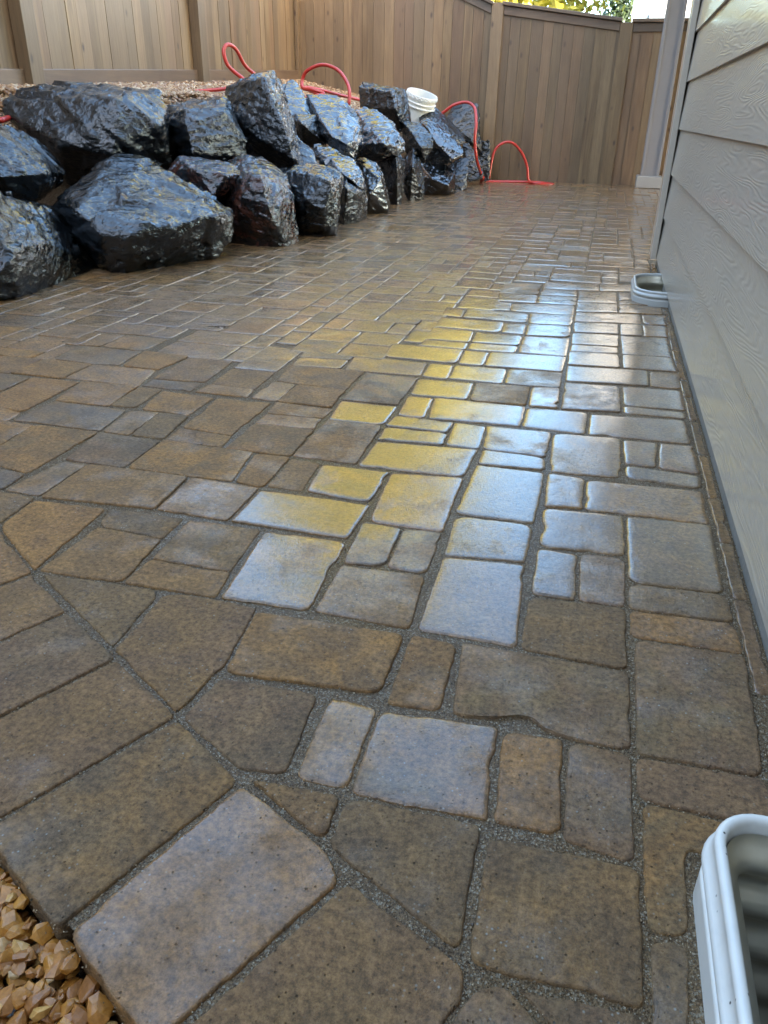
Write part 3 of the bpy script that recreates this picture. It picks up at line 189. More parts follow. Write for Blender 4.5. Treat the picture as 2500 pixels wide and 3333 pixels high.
def mat_grain():
    m=M('joint_grain'); oi=m.n('Attribute'); oi.attribute_name='gc'
    c=m.ramp(oi.outputs['Fac'],[(0,(.035,.026,.016)),(.5,(.15,.10,.055)),(.85,(.30,.22,.13)),(1,(.5,.42,.28))])
    m.set(Base_Color=c,Roughness=.45,Specular_IOR_Level=.3,Coat_Weight=.25,Coat_Roughness=.1); return m.m
def mat_rock(name,tint=0,dark=1.,sm=1.,ior=1.62):
    m=M(name); P=m.coord((1,1,1)); Pa=m.coord((1,1,1.5),rot=(.5,.35,0))
    n=m.noise(P,3.0,5,.6,.5); n2=m.noise(P,11,5,.65,.3)
    c=m.ramp(n,[(.3,(.003,.004,.005)),(.5,(.006,.008,.009)),(.62,(.018,.017,.016)),(.75,(.005,.006,.007))])
    red=[(.030,.018,.014),(.030,.021,.016),(.075,.024,.013)][tint%3]
    lo=[.60,.52,.46][tint%3]
    c=m.mix(m.ramp(n2,[(lo,0.),(lo+.12,.75)]),c,red)
    if dark!=1: c=m.mix(1.,c,(dark,dark,dark),'MULTIPLY')
    v=m.n('TexVoronoi'); v.feature='F1'; v.inputs['Scale'].default_value=17; v.inputs['Detail'].default_value=2; m.l(Pa,v.inputs['Vector'])
    k=m.noise(Pa,8.5,8,.56,.5); k2=m.noise(Pa,85,4,.6)
    h=m.math('ADD',m.math('MULTIPLY',k,1.),m.math('MULTIPLY',v.outputs['Distance'],.28)); hf=m.math('ADD',h,m.math('MULTIPLY',k2,.35))
    b=m.bump(hf,1.,.03); m.l(b,m.b.inputs['Normal'])
    b2=m.bump(h,1.,.024*sm); m.l(b2,m.b.inputs['Coat Normal'])
    m.set(Base_Color=c,Roughness=m.ramp(m.noise(P,6,3),[(.35,.3),(.7,.5)]),Coat_Weight=1.,Specular_IOR_Level=.0,Coat_IOR=ior,Coat_Roughness=m.ramp(m.noise(P,9,3),[(.4,.03),(.7,.08)]))
    return m.m
def mat_wood(name,axis='z',base=((.125,.074,.032),(.220,.142,.064),(.180,.122,.066)),wet=.35,bw=.138):
    # stained cedar; boards counted along x or y, grain runs along z (or along the board for rails)
    m=M(name); tc=m.n('TexCoord'); P=tc.outputs['Object']; at=m.n('Attribute'); at.attribute_name='bd'
    off=m.n('VectorMath'); off.operation='MULTIPLY_ADD'; m.l(at.outputs['Color'],off.inputs[0]); off.inputs[1].default_value=(9,9,13); m.l(P,off.inputs[2])
    mp=m.n('Mapping'); mp.inputs['Scale'].default_value={'z':(9,9,.55),'x':(.55,9,9),'y':(9,.55,9)}[axis]; m.l(off.outputs[0],mp.inputs[0]); V=mp.outputs[0]
    n=m.noise(V,1.6,5,.6,1.1); n2=m.noise(V,9,4,.7,.4)
    sp=m.n('SeparateColor'); m.l(at.outputs['Color'],sp.inputs[0])
    c=m.mix(m.ramp(n,[(.34,0.),(.66,1.)]),base[0],base[1]); c=m.mix(m.ramp(sp.outputs[0],[(.1,0.),(.9,.7)]),c,base[2])
    c=m.mix(m.ramp(n2,[(.4,.0),(.75,.55)]),c,m.mix(1.,c,(.55,.5,.45),'MULTIPLY'))
    pr=m.ramp(sp.outputs[1],[(.72,0.),(.9,.55)]); c=m.mix(pr,c,m.mix(1.,c,(.72,.60,.62),'MULTIPLY'))
    br=m.ramp(sp.outputs[2],[(0,.72),(1,1.2)]); c=m.mix(1.,c,br,'MULTIPLY')
    stn=m.noise(m.coord((3.,3.,.8)),1.3,4,.6); c=m.mix(m.ramp(stn,[(.48,0.),(.7,.5)]),c,m.mix(1.,c,(.62,.55,.5),'MULTIPLY'))
    # knots
    kp=m.n('Mapping'); kp.inputs['Scale'].default_value={'z':(6.5,6.5,3.2),'x':(2.6,5.5,5.5),'y':(5.5,2.6,5.5)}[axis]; m.l(off.outputs[0],kp.inputs[0])
    v=m.n('TexVoronoi'); v.inputs['Scale'].default_value=1.25; m.l(kp.outputs[0],v.inputs['Vector'])
    kr=m.n('SeparateColor'); m.l(v.outputs['Color'],kr.inputs[0])
    kn=m.math('MULTIPLY',m.ramp(v.outputs['Distance'],[(.06,1.),(.17,0.)]),m.ramp(kr.outputs[0],[(.30,0.),(.34,1.)]))
    c=m.mix(m.math('MULTIPLY',kn,.85),c,(.035,.018,.010))
    m.set(Base_Color=c,Roughness=.55,Coat_Weight=wet,Coat_Roughness=.3)
    m.l(m.bump(n2,.35,.004),m.b.inputs['Normal']); return m.m
def mat_siding():
    m=M('painted_lap_siding'); tc=m.n('TexCoord'); P=tc.outputs['Object']
    sx=m.n('SeparateXYZ'); m.l(P,sx.inputs[0])
    row=m.math('FLOOR',m.math('DIVIDE',m.math('SUBTRACT',sx.outputs[2],.052),.2162))
    cb=m.n('CombineXYZ'); m.l(m.math('MULTIPLY',row,7.31),cb.inputs[0]); m.l(m.math('ADD',m.math('MULTIPLY',sx.outputs[1],.95),m.math('MULTIPLY',row,3.7)),cb.inputs[1]); m.l(m.math('MULTIPLY',sx.outputs[2],11.),cb.inputs[2])
    n=m.noise(cb.outputs[0],1.0,2.5,.45,.15)
    w_=m.math('SINE',m.math('MULTIPLY',n,170.))
    n3=m.noise(P,90,2,.5)
    h=m.math('MULTIPLY',m.math('ADD',w_,m.math('MULTIPLY',n3,.8)),m.ramp(m.noise(cb.outputs[0],2.2,2),[(.3,.25),(.6,1.)]))
    c=m.mix(m.noise(P,3,4,.6),(.335,.290,.226),(.395,.345,.275))
    c=m.mix(m.ramp(m.noise(P,140,2),[(.74,0.),(.78,.5)]),c,(.12,.115,.11))
    m.l(m.bump(h,.36,.0009),m.b.inputs['Normal'])
    m.set(Base_Color=c,Roughness=.42,Coat_Weight=.35,Coat_Roughness=.12); return m.m
def mat_plain(name,col,rough=.5,coat=0.,metal=0.,nz=.12,bump=0,bs=60,nscale=8):
    m=M(name); P=m.coord(); n=m.noise(P,nscale,4,.6)
    c=m.mix(n,tuple(x*(1-nz) for x in col),tuple(min(1,x*(1+nz)) for x in col))
    m.set(Base_Color=c,Roughness=rough,Coat_Weight=coat,Coat_Roughness=.12,Metallic=metal)
    if bump: m.l(m.bump(m.noise(P,bs,4,.6),.6,bump),m.b.inputs['Normal'])
    return m.m
def mat_gravel(name,stops):
    m=M(name); a=m.n('Attribute'); a.attribute_name='gc'; P=m.coord()
    c=m.ramp(a.outputs['Fac'],stops); n=m.noise(P,160,4,.65); c=m.mix(m.ramp(n,[(.3,0.),(.7,1.)]),m.mix(1.,c,(.72,.68,.62),'MULTIPLY'),m.mix(1.,c,(1.2,1.2,1.15),'MULTIPLY'))
    m.set(Base_Color=c,Roughness=.5,Coat_Weight=.35,Coat_Roughness=.2); m.l(m.bump(n,.5,.002),m.b.inputs['Normal']); return m.m
MP=mat_paver(); MS=mat_sand(); MG=mat_grain()
MSOIL=mat_sand('wet_soil',((.07,.040,.018),(.17,.10,.048)),.7,.3)
MR=[mat_rock('wet_basalt_a',0),mat_rock('wet_basalt_b',1),mat_rock('wet_basalt_rusty',2),mat_rock('wet_slab_face',0,1.,.5,2.0)]
MWZ=mat_wood('cedar_boards','z'); MWX=mat_wood('cedar_rail_x','x',((.10,.062,.036),(.155,.10,.058),(.12,.085,.056))); MWY=mat_wood('cedar_rail_y','y',((.10,.055,.026),(.17,.095,.044),(.13,.08,.04)),.7)
MSID=mat_siding()
# ---------------------------------------------------------------- ground sheets
far=MB(); far.add([(-400,-400,-.5),(400,-400,-.5),(400,600,-.5),(-400,600,-.5)],[(0,1,2,3)])
struct(far.build('ground',mat_plain('lawn_ground',(.05,.07,.03),.9,nz=.4)))
WELLS=[(.197,.345,.1,.668),(.197,.345,3.70,4.20)]
sb=MB(); ZS=-.0042
def sheet(x0,x1,y0,y1): 
    if x1>x0 and y1>y0: sb.add([(x0,y0,ZS),(x1,y0,ZS),(x1,y1,ZS),(x0,y1,ZS)],[(0,1,2,3)])
SO=[(-3.2,3.2),(-2.4,2.1),(-1.9,1.55),(-1.70,1.285),(-1.535,1.145),(-1.375,1.015),(-1.205,.886),(-1.025,.762),(-.895,.676),(-.748,.590),(-.60,.502),(-.550,.470),(-.438,.413),(-.286,.336),(-.10,.25),(.197,.1)]
sb.add([(x,y,ZS) for x,y in SO]+[(.197,11.0,ZS),(-3.2,11.0,ZS)],[tuple(range(len(SO)+2))])
gb=MB(); gb.add([(-3.4,-1.,-.05),(.18,-1.,-.05),(.18,1.2,-.05),(-3.4,3.6,-.05)],[(0,1,2,3)])
ys=.1
for (a,b,c_,d_) in WELLS: sheet(.197,.345,ys,c_); ys=d_
sheet(.197,.345,ys,4.9); sheet(.197,.345,4.9,11.0); sheet(.345,2.6,4.9,11.0)
# outside the curved border the bed drops away to gravel, handled by the skirt polygons below
# ---------------------------------------------------------------- pavers
MOD=.0876; OX=.309; OY=1.005
polys=[[(x/1000,y/1000) for x,y in p] for p in DATA['pav']]
polys[58]=[(-.628,.809),(-.479,.722),(-.605,.488),(-.753,.575)]; polys[57]=[(-.777,.897),(-.63,.811),(-.755,.577),(-.90,.662)]
polys[56]=[(-.91,.984),(-.778,.899),(-.902,.664),(-1.03,.747)]; polys[55]=[(-1.086,1.112),(-.914,.989),(-1.032,.749),(-1.21,.872)]
polys[59]=[(-.477,.719),(-.343,.637),(-.444,.401),(-.556,.458),(-.603,.486)]
polys+=[[(-1.25,1.24),(-1.09,1.115),(-1.212,.874),(-1.38,1.0)],[(-1.40,1.36),(-1.252,1.242),(-1.382,1.002),(-1.54,1.13)],[(-1.55,1.49),(-1.402,1.362),(-1.542,1.132),(-1.70,1.27)]]
def inside(p,x,y):
    r=False; n=len(p)
    for i in range(n):
        (x1,y1),(x2,y2)=p[i],p[(i+1)%n]
        if (y1>y)!=(y2>y) and x<(x2-x1)*(y-y1)/(y2-y1)+x1: r=not r
    return r
NXL=-38; NXR=26; NYB=-9; NYT=113
occ={}
bbs=[(min(q[0] for q in p),max(q[0] for q in p),min(q[1] for q in p),max(q[1] for q in p),p) for p in polys]
def border_y(x): return 1.13-.66*(x+1.1)
for i in range(NXL,NXR):
    for j in range(NYB,NYT):
        x0=OX+i*MOD; y0=OY+j*MOD; cx=x0+MOD/2; cy=y0+MOD/2
        if cx>.32 and cy<5.0: occ[i,j]=1; continue
        if cy<border_y(cx)+.08 or cx<-3.0+0*cy: occ[i,j]=1; continue
        if cy<1.02 or (cy<1.9 and cx>-1.15): occ[i,j]=1; continue
        if any(a-.02<cx<b+.02 and c_-.02<cy<d_+.02 for a,b,c_,d_ in WELLS): occ[i,j]=1; continue
        k=0
        for bx in bbs:
            if bx[0]>x0+MOD or bx[1]<x0 or bx[2]>y0+MOD or bx[3]<y0: continue
            for u in (.15,.4,.6,.85):
                for v in (.15,.4,.6,.85): k+=inside(bx[4],x0+u*MOD,y0+v*MOD)
        occ[i,j]=1 if k>=8 else 0
ext=[]
for j in range(NYB,NYT):
    for i in range(NXL,NXR):
        if occ.get((i,j),1): continue
        opts=[(3,2,5),(2,2,5),(2,1,3),(1,2,3),(2,3,3)]
        cand=[]
        for wx,wy,wt in opts:
            if all(occ.get((i+a,j+b),1)==0 for a in range(wx) for b in range(wy)): cand+= [(wx,wy)]*wt
        if j%2==0 and any(c_[1]==2 for c_ in cand): cand=[c_ for c_ in cand if c_[1]!=1 or RND.random()<.5]
        wx,wy=RND.choice(cand) if cand else (1,1)
        for a in range(wx):
            for b in range(wy): occ[i+a,j+b]=1
        x0=OX+i*MOD; y0=OY+j*MOD; jj=lambda: RND.uniform(-.0022,.0022)
        ext.append([(x0+jj(),y0+jj()),(x0+wx*MOD+jj(),y0+jj()),(x0+wx*MOD+jj(),y0+wy*MOD+jj()),(x0+jj(),y0+wy*MOD+jj())])
y=1.0
while y<4.85:   # thin cut pieces against the house foundation
    L=RND.choice((.17,.21,.26)); 
    if not any(c_-.02<y+L and y<d_+.02 for a,b,c_,d_ in WELLS): ext.append([(.3125,y),(.3425,y),(.3425,y+L),(.3125,y+L)])
    y+=L
V=[];F=[];COL=[];GR=[]; WETP={0:.75,2:.8,3:.9,7:.55,8:.5,10:.95,11:.95,16:.7,17:.45,27:.66,28:.6,34:.56,9:.4,1:.45}
def area(p): return .5*sum(p[i][0]*p[(i+1)%len(p)][1]-p[(i+1)%len(p)][0]*p[i][1] for i in range(len(p)))
def paver(p,k,own):
    if area(p)<0: p=p[::-1]
    cx=sum(q[0] for q in p)/len(p); cy=sum(q[1] for q in p)/len(p); dist=math.hypot(cx,cy)
    thin=abs(area(p))<.005*1.3
    g=(.0014 if own else .0020)+RND.uniform(-.0008,.0012)
    if cx<-.25 and cy>1.3: g*=.75
    n=len(p); P=[Vector((q[0],q[1])) for q in p]; Q=[]
    for i in range(n):
        a,b,c_=P[i-1],P[i],P[(i+1)%n]; e1=(b-a).normalized(); e2=(c_-b).normalized()
        n1=Vector((-e1.y,e1.x)); n2=Vector((-e2.y,e2.x)); m_=(n1+n2); 
        if m_.length<1e-4: m_=n1
        m_.normalize(); Q.append(b+m_*min(g/max(.35,m_.dot(n1)),g*2.2))
    st=.011 if dist<2.4 else (.022 if dist<4 else .06)
    out=[]; RR=[RND.uniform(.006,.013)*(1.5 if own and cx>-.5 else 1.)+(.014 if own and RND.random()<.12 else 0) for _ in range(n)]
    for i in range(n):
        a,b,c_=Q[i-1],Q[i],Q[(i+1)%n]; l1=(a-b).length; l2=(c_-b).length
        r=min(RR[i],l1*.4,l2*.4)
        pa=b+(a-b).normalized()*r; pb=b+(c_-b).normalized()*r
        ns=5 if dist<2.4 else 3
        for t in range(ns+1):
            t/=ns; out.append(pa*(1-t)**2+b*2*t*(1-t)+pb*t*t)
        l3=(Q[(i+2)%n]-c_).length; pc=c_+(b-c_).normalized()*min(RR[(i+1)%n],l2*.4,l3*.4)
        L=(pc-pb).length; q_=int(L/st)
        for s_ in range(1,q_): out.append(pb.lerp(pc,s_/q_))
    N=len(out); nrm=[]
    for i in range(N):
        e=(out[(i+1)%N]-out[i-1]); nrm.append(Vector((-e.y,e.x)).normalized())
    if st<.03:
        amp=.0022 if dist<2.4 else .0018; sd=k*3.17
        for i in range(N):
            nz=noise.noise(Vector((out[i].x*38,out[i].y*38,sd)))+.7*noise.noise(Vector((out[i].x*120,out[i].y*120,sd)))
            ch=max(0,noise.noise(Vector((out[i].x*16,out[i].y*16,sd+9)))-.38)*.018
            out[i]=out[i]+nrm[i]*(nz*amp+ch)
    # drop points that double back at the corners
    keep=[i for i in range(N) if (out[i]-out[i-1]).length>.0012]
    out=[out[i] for i in keep]; N=len(out); nrm=[]
    for i in range(N):
        e=(out[(i+1)%N]-out[i-1]); nrm.append(Vector((-e.y,e.x)).normalized())
    dz=RND.uniform(-.0012,.0012)-(.0015 if cx>.31 else 0); tx=RND.gauss(0,.0042); ty=RND.gauss(0,.0042); dish=RND.uniform(-.0008,.0004)
    base=len(V); zc=lambda q,z: (q.x,q.y,z+dz+(q.x-cx)*tx+(q.y-cy)*ty)
    cc=Vector((cx,cy)); w_=math.sqrt(abs(area(p)))*.5; edge=RND.uniform(.7,1.4)*(.5 if cy<1.3 or cx<-.62 else .95); sg=k*1.7
    conv=not (n>4 and min(q[0] for q in p)>.12)
    prof=[(0,0,-.04),(0,0,-.0050),(.0010,0,-.0022),(.0022,0,-.0012*edge)]
    if conv:
        for i_,z_ in ((.0065,-.00060*edge),(.012,-.00028*edge),(.020,-.00008)): prof.append((0,min(i_/w_,.2+i_*12),z_))
        prof+=[(0,.55,.3*dish),(0,.8,.85*dish)]
    if not conv: prof+=[(.0042,0,-.0003),(.0050,0,-.0003)]
    for ins,sc,z in prof:
        for i in range(N):
            q=out[i]+nrm[i]*ins if not sc else out[i].lerp(cc,sc)
            zz=z+(.00022*noise.noise(Vector((q.x*30,q.y*30,sg))) if sc else 0)
            V.append(zc(q,zz))
    nr=len(prof)-1
    for r_ in range(nr):
        for i in range(N): F.append((base+r_*N+i,base+r_*N+(i+1)%N,base+(r_+1)*N+(i+1)%N,base+(r_+1)*N+i))
    V.append(zc(Vector((cx,cy)),dish)); ci=len(V)-1
    if not conv: F.append(tuple(base+nr*N+i for i in range(N)))
    else:
        for i in range(N): F.append((base+nr*N+i,base+nr*N+(i+1)%N,ci))
    a,b=RND.random(),RND.random()
    if cx<-.3 and cy<2.6: a=RND.choice((.0,.6,.34,.66,.9,.5,.8,.97)); b=RND.choice((.18,.6,.7,.0,.4,.75))
    if own and cy<1.3: wv=WETP.get(k,RND.uniform(.05,.3))
    elif cx>-.6: wv=.35 if RND.random()<.07 else RND.uniform(.72,.95)
    elif cy>2.3: wv=RND.uniform(.45,.85)
    else: wv=RND.uniform(.05,.5)
    if cx>-.05 and cy<1.3: a=RND.choice((.5,.5,.2,.78,.34)); b=RND.choice((.5,.2,.64))
    if cx<-.3 and cy<.9: a=RND.choice((.5,.0,.2)); b=RND.choice((.5,.34,.2))
    COL.extend([(a,b,wv,1)]*(len(V)-base))
    if dist<2.3:
        for i in range(N):
            for _ in range(3 if dist<1.5 else 2): 
                q=out[i]-nrm[i]*RND.uniform(-.001,.0075)+Vector((RND.uniform(-.005,.005),RND.uniform(-.005,.005))); GR.append((q.x,q.y))
kk=0
for p in polys: paver(p,kk,True); kk+=1
for p in ext: paver(p,kk,False); kk+=1
me=bpy.data.meshes.new('paving'); me.from_pydata(V,[],F)
me.polygons.foreach_set('use_smooth',[True]*len(F))
ca=me.color_attributes.new('pv','FLOAT_COLOR','POINT'); ca.data.foreach_set('color',np.array(COL,dtype=np.float32).ravel())
struct(link('patio_paving',me,MP))
for (a_,b_,c_,d_),r_ in zip(WELLS,(.05,.09)):
    for yy,s_ in ((d_,-1),(c_,1)):
        if yy>.2: sb.add([(a_,yy,ZS),(a_,yy+s_*r_,ZS),(a_+r_*.45,yy+s_*r_*.16,ZS),(a_+r_*.8,yy,ZS)],[(0,1,2,3) if s_>0 else (3,2,1,0)])
struct(sb.build('sand_bed',MS)); struct(gb.build('gravel_bed',MSOIL))
def grains(name,pts,mat,sfun,zfun,colfun,shape='oct',kind='stuff'):
    V=[];F=[];G=[]
    if shape=='oct': bv=[(1,0,0),(-1,0,0),(0,1,0),(0,-1,0),(0,0,1),(0,0,-1)]; bf=[(0,2,4),(2,1,4),(1,3,4),(3,0,4),(2,0,5),(1,2,5),(3,1,5),(0,3,5)]
    for (x,y) in pts:
        s=sfun(); z=zfun(x,y); e=Matrix.Rotation(RND.uniform(0,6.28),3,Vector((RND.gauss(0,1),RND.gauss(0,1),RND.gauss(0,1)+.01)).normalized()); b=len(V)
        for v in bv:
            q=e@(Vector(v)*s*RND.uniform(.6,1.25)); V.append((x+q.x,y+q.y,z+q.z))
        F+=[tuple(i+b for i in f) for f in bf]; G+=[colfun()]*6
    me=bpy.data.meshes.new(name); me.from_pydata(V,[],F)
    a=me.attributes.new('gc','FLOAT','POINT'); a.data.foreach_set('value',G); return link(name,me,mat)
RND.shuffle(GR)
o=grains('joint_grit',GR[:30000],MG,lambda:RND.uniform(.0006,.0013)*(1.7 if RND.random()<.06 else 1),lambda x,y:ZS+RND.uniform(0,.0022),lambda:RND.random())
tag(o,'coarse wet sand and grit filling the joints between the near pavers','sand',kind='stuff'); del o['category']
# ---------------------------------------------------------------- gravel stones
def stone_meshes(n,seed,sub=1):
    out=[]; r=random.Random(seed)
    for i in range(n):
        bm=bmesh.new(); 
        for _ in range(r.randint(15,24)):
            v=Vector((r.gauss(0,1),r.gauss(0,1),r.gauss(0,1))).normalized(); bm.verts.new((v.x*r.uniform(.8,1.1),v.y*r.uniform(.6,.9),v.z*r.uniform(.45,.7)))
        h=bmesh.ops.convex_hull(bm,input=bm.verts)
        for g in [g for g in h['geom_interior'] if isinstance(g,bmesh.types.BMVert)]: bm.verts.remove(g)
        if sub:
            bmesh.ops.subdivide_edges(bm,edges=bm.edges[:],cuts=1,use_grid_fill=True,smooth=.12)
            for v in bm.verts: v.co*=1+.10*noise.noise(v.co*2.6+Vector((i*3.,0,0)))
        bmesh.ops.recalc_face_normals(bm,faces=bm.faces); bm.verts.index_update()
        out.append(([v.co.copy() for v in bm.verts],[[v.index for v in f.verts] for f in bm.faces])); bm.free()
    return out
def scatter(name,pts,protos,mat,size):
    V=[];F=[];G=[]
    for (x,y,z) in pts:
        vs,fs=RND.choice(protos); s=size(); e=Matrix.Rotation(RND.uniform(0,6.28),3,'Z')@Matrix.Rotation(RND.uniform(-.7,.7),3,'X')@Matrix.Rotation(RND.uniform(-.6,.6),3,'Y'); b=len(V)
        for v in vs: q=e@(v*s); V.append((x+q.x,y+q.y,z+q.z))
        F+=[tuple(i+b for i in f) for f in fs]; G+=[RND.random()]*len(vs)
    me=bpy.data.meshes.new(name); me.from_pydata(V,[],F); me.polygons.foreach_set('use_smooth',[False]*len(F))
    a=me.attributes.new('gc','FLOAT','POINT'); a.data.foreach_set('value',G); return link(name,me,mat)
MGR=mat_gravel('tan_river_gravel',[(0,(.19,.065,.008)),(.3,(.34,.135,.014)),(.55,(.42,.185,.025)),(.75,(.26,.10,.025)),(.9,(.45,.24,.06)),(1,(.36,.24,.11))])
pr=stone_meshes(14,3)
# bed beside the curved paver border (bottom left of the photo)
ZG=-.032
def edge_y(x): # outer edge line of the border pavers
    return .545-.72*(x+.66)
pts=[]
x=-2.6
E0=[Vector(q) for q in (polys[78] if False else polys[0])][:0]
def outer(x,y):
    # true when the point is outside (gravel side of) the outer edge of the border stones
    return not any(inside(p,x,y) for p in NEARB)
NEARB=[p for p in polys if min(q[0] for q in p)<-.25 and min(q[1] for q in p)<1.7]
for _ in range(36000):
    x=RND.uniform(-2.0,-.12); y=RND.uniform(.02,1.5)
    if (y>.500-.66*(x+.617)-.004-max(0,-(x+1.2))*-.12) if x<-.6 else (y>.487-.52*(x+.617)+.006): continue
    pts.append((x,y,ZG+RND.uniform(-.012,.014)))
for _ in range(14000):
    x=RND.uniform(-3.3,-1.3); y=RND.uniform(.1,2.9)
    if y<.487-.66*(x+.617)+max(0,-(x+1.2))*.12: pts.append((x,y,ZG+RND.uniform(-.012,.014)))
o=scatter('gravel',pts,pr,MGR,lambda:RND.choice((RND.uniform(.006,.011),RND.uniform(.011,.0185)))); tag(o,'loose orange tan gravel beside the curved paver edge at the bottom left corner','gravel',kind='stuff'); del o['category']
# ---------------------------------------------------------------- raised terrace, soil bank and its gravel
FB=[(2.0,-3.2),(2.87,-3.1),(3.6,-3.0),(4.0,-2.95),(4.6,-2.85),(5.1,-2.45),(5.6,-2.2),(6.5,-2.1),(7.8,-2.05),(8.5,-1.95),(9.3,-1.8),(10.95,-1.75)]
def fx(y):
    for (a,b),(c_,d_) in zip(FB,FB[1:]):
        if y<=c_: t=(y-a)/(c_-a); return b+(d_-b)*max(0,t)
    return FB[-1][1]
def terr(x,y):
    T=.874+(y-5.4)*.0445; k=.08+.13*min(1,max(0,(y-6)/3.)); top=T-k*max(0,x+4.1)
    w_=1.25-.45*min(1,max(0,(y-7.5)/1.5)); t=min(1,max(0,(fx(y)-x)/w_)); t=t**1.8
    return -.06+(top+.06)*t
tb=MB(); nx,ny=60,140; gx=[-4.14+i*(3.2)/nx for i in range(nx+1)]; gy=[.5+j*10.5/ny for j in range(ny+1)]
tb.add([(x,y,terr(x,y)+.012*noise.noise(Vector((x*6,y*6,0)))) for y in gy for x in gx],[(j*(nx+1)+i,j*(nx+1)+i+1,(j+1)*(nx+1)+i+1,(j+1)*(nx+1)+i) for j in range(ny) for i in range(nx)])
struct(tb.build('terrace_soil',MSOIL,smooth=True))
pts=[]
for _ in range(26000):
    y=RND.uniform(3.4,10.9); x=RND.uniform(-4.1,fx(y)-(1.0 if y<7.5 else .7))
    if y<4.6 and x>-3.3: continue
    pts.append((x,y,terr(x,y)+RND.uniform(.0,.02)))
MGR2=mat_gravel('terrace_gravel',[(0,(.16,.08,.035)),(.4,(.27,.145,.06)),(.7,(.36,.23,.11)),(.9,(.42,.32,.2)),(1,(.5,.42,.32))])
o=scatter('terrace_gravel',pts,stone_meshes(8,5,0),MGR2,lambda:RND.uniform(.014,.026)); tag(o,'tan gravel on the raised bed between the boulders and the wooden fence','gravel',kind='stuff'); del o['category']
# ---------------------------------------------------------------- boulders
def make_rock(idx,nm,th,lab,sil,front):
    bm=bmesh.new(); c=Vector((0,0,0))
    for p in sil: c+=Vector(p)/len(sil)
    camp=Vector((0,0,.75))
    back=Vector((-.35,1,0)).normalized()
    sil=[tuple(c+(Vector(p)-c)*1.045) for p in sil]
    for p in sil+front: bm.verts.new(p)
    for p in sil:
        q=Vector(p); q=c+(q-c)*.72+back*th; q.z-=.02; bm.verts.new(q)
    h=bmesh.ops.convex_hull(bm,input=bm.verts)
    for g in [g for g in h['geom_interior'] if isinstance(g,bmesh.types.BMVert)]: bm.verts.remove(g)
    lo=[v for v in bm.verts if v.co.z<.05]
    for v in lo: v.co.z-=.03
    bmesh.ops.recalc_face_normals(bm,faces=bm.faces)
    for v in bm.verts: v.co-=c
    me=bpy.data.meshes.new('boulder'); bm.to_mesh(me); bm.free()
    o=bpy.data.objects.new('boulder_tmp',me); C.objects.link(o)
    size=max((max(p[k] for p in sil)-min(p[k] for p in sil)) for k in range(3))
    r=o.modifiers.new('r','REMESH'); r.mode='VOXEL'; r.voxel_size=max(.0085,size/62); r.adaptivity=0
    dg=bpy.context.evaluated_depsgraph_get(); e=o.evaluated_get(dg); m2=bpy.data.meshes.new_from_object(e)
    bpy.data.objects.remove(o); bpy.data.meshes.remove(me)
    n=len(m2.vertices); co_=np.empty(n*3,dtype=np.float32); no=np.empty(n*3,dtype=np.float32)
    m2.vertices.foreach_get('co',co_); m2.vertices.foreach_get('normal',no); co_=co_.reshape(-1,3); no=no.reshape(-1,3)
    rr=random.Random(idx*7+1); rot=Matrix.Rotation(rr.uniform(-.6,.6),3,'X')@Matrix.Rotation(rr.uniform(-.6,.6),3,'Y'); A=size*.021
    off=Vector((idx*3.1,idx*1.7,idx*2.3)); out=np.empty_like(co_)
    for i in range(n):
        p=Vector(co_[i]); q=rot@p; q.z*=2.1; q=q+off
        w1=noise.noise_vector(q*3.)*.12
        fq=2.3/max(.35,size); d1,pp=noise.voronoi((q+w1)*fq); dv=noise.random_unit_vector_seeded(pp[0]) if False else noise.cell_vector(pp[0]*13.7)-Vector((.5,.5,.5))
        f2=7.0/max(.35,size); d2,p2=noise.voronoi((q+w1)*f2); dv2=noise.cell_vector(p2[0]*11.3)-Vector((.5,.5,.5))
        t1=((q+w1)*fq-pp[0]).dot(dv); t2=((q+w1)*f2-p2[0]).dot(dv2)
        dd=A*(2.3*t1+1.5*t2+.12*noise.fractal(q*26.,.8,2.,3))
        nn=no[i]; out[i]=(p.x+nn[0]*dd,p.y+nn[1]*dd,p.z+nn[2]*dd)
    m2.vertices.foreach_set('co',out.ravel()); m2.polygons.foreach_set('use_smooth',[True]*len(m2.polygons)); m2.update()
    m2.name='boulder'
    mat=MR[3] if nm in ('L','N','J','V','S2','O','P2') else MR[2] if nm in('H','G') else MR[1] if nm in ('E','J2','P2','R2','Z','Q2','F') else MR[0]
    o=link('boulder',m2,mat,loc=c); tag(o,lab,'boulder','boulders of the dry-stacked rock wall'); return o
for i,(nm,th,lab,sil,fr) in enumerate(DATA['rocks']): make_rock(i,nm,th,lab,sil,fr)
for i,(k,dx,dy,dz,lab) in enumerate([(0,-.55,-1.75,.0,'wedge-shaped black boulder just outside the left edge of the photo, on the paving'),(3,-.15,-1.65,-.08,'broad slab boulder just outside the left edge of the photo, on top of the wall'),(7,-.75,-2.9,.0,'squat rounded boulder outside the left edge of the photo, nearest the gravel')]):
    nm,th,_,sil,fr=DATA['rocks'][k]; sh=lambda q:[(x+dx,y+dy,z+dz) for x,y,z in q]; make_rock(60+i,nm,th,lab,sh(sil),sh(fr))
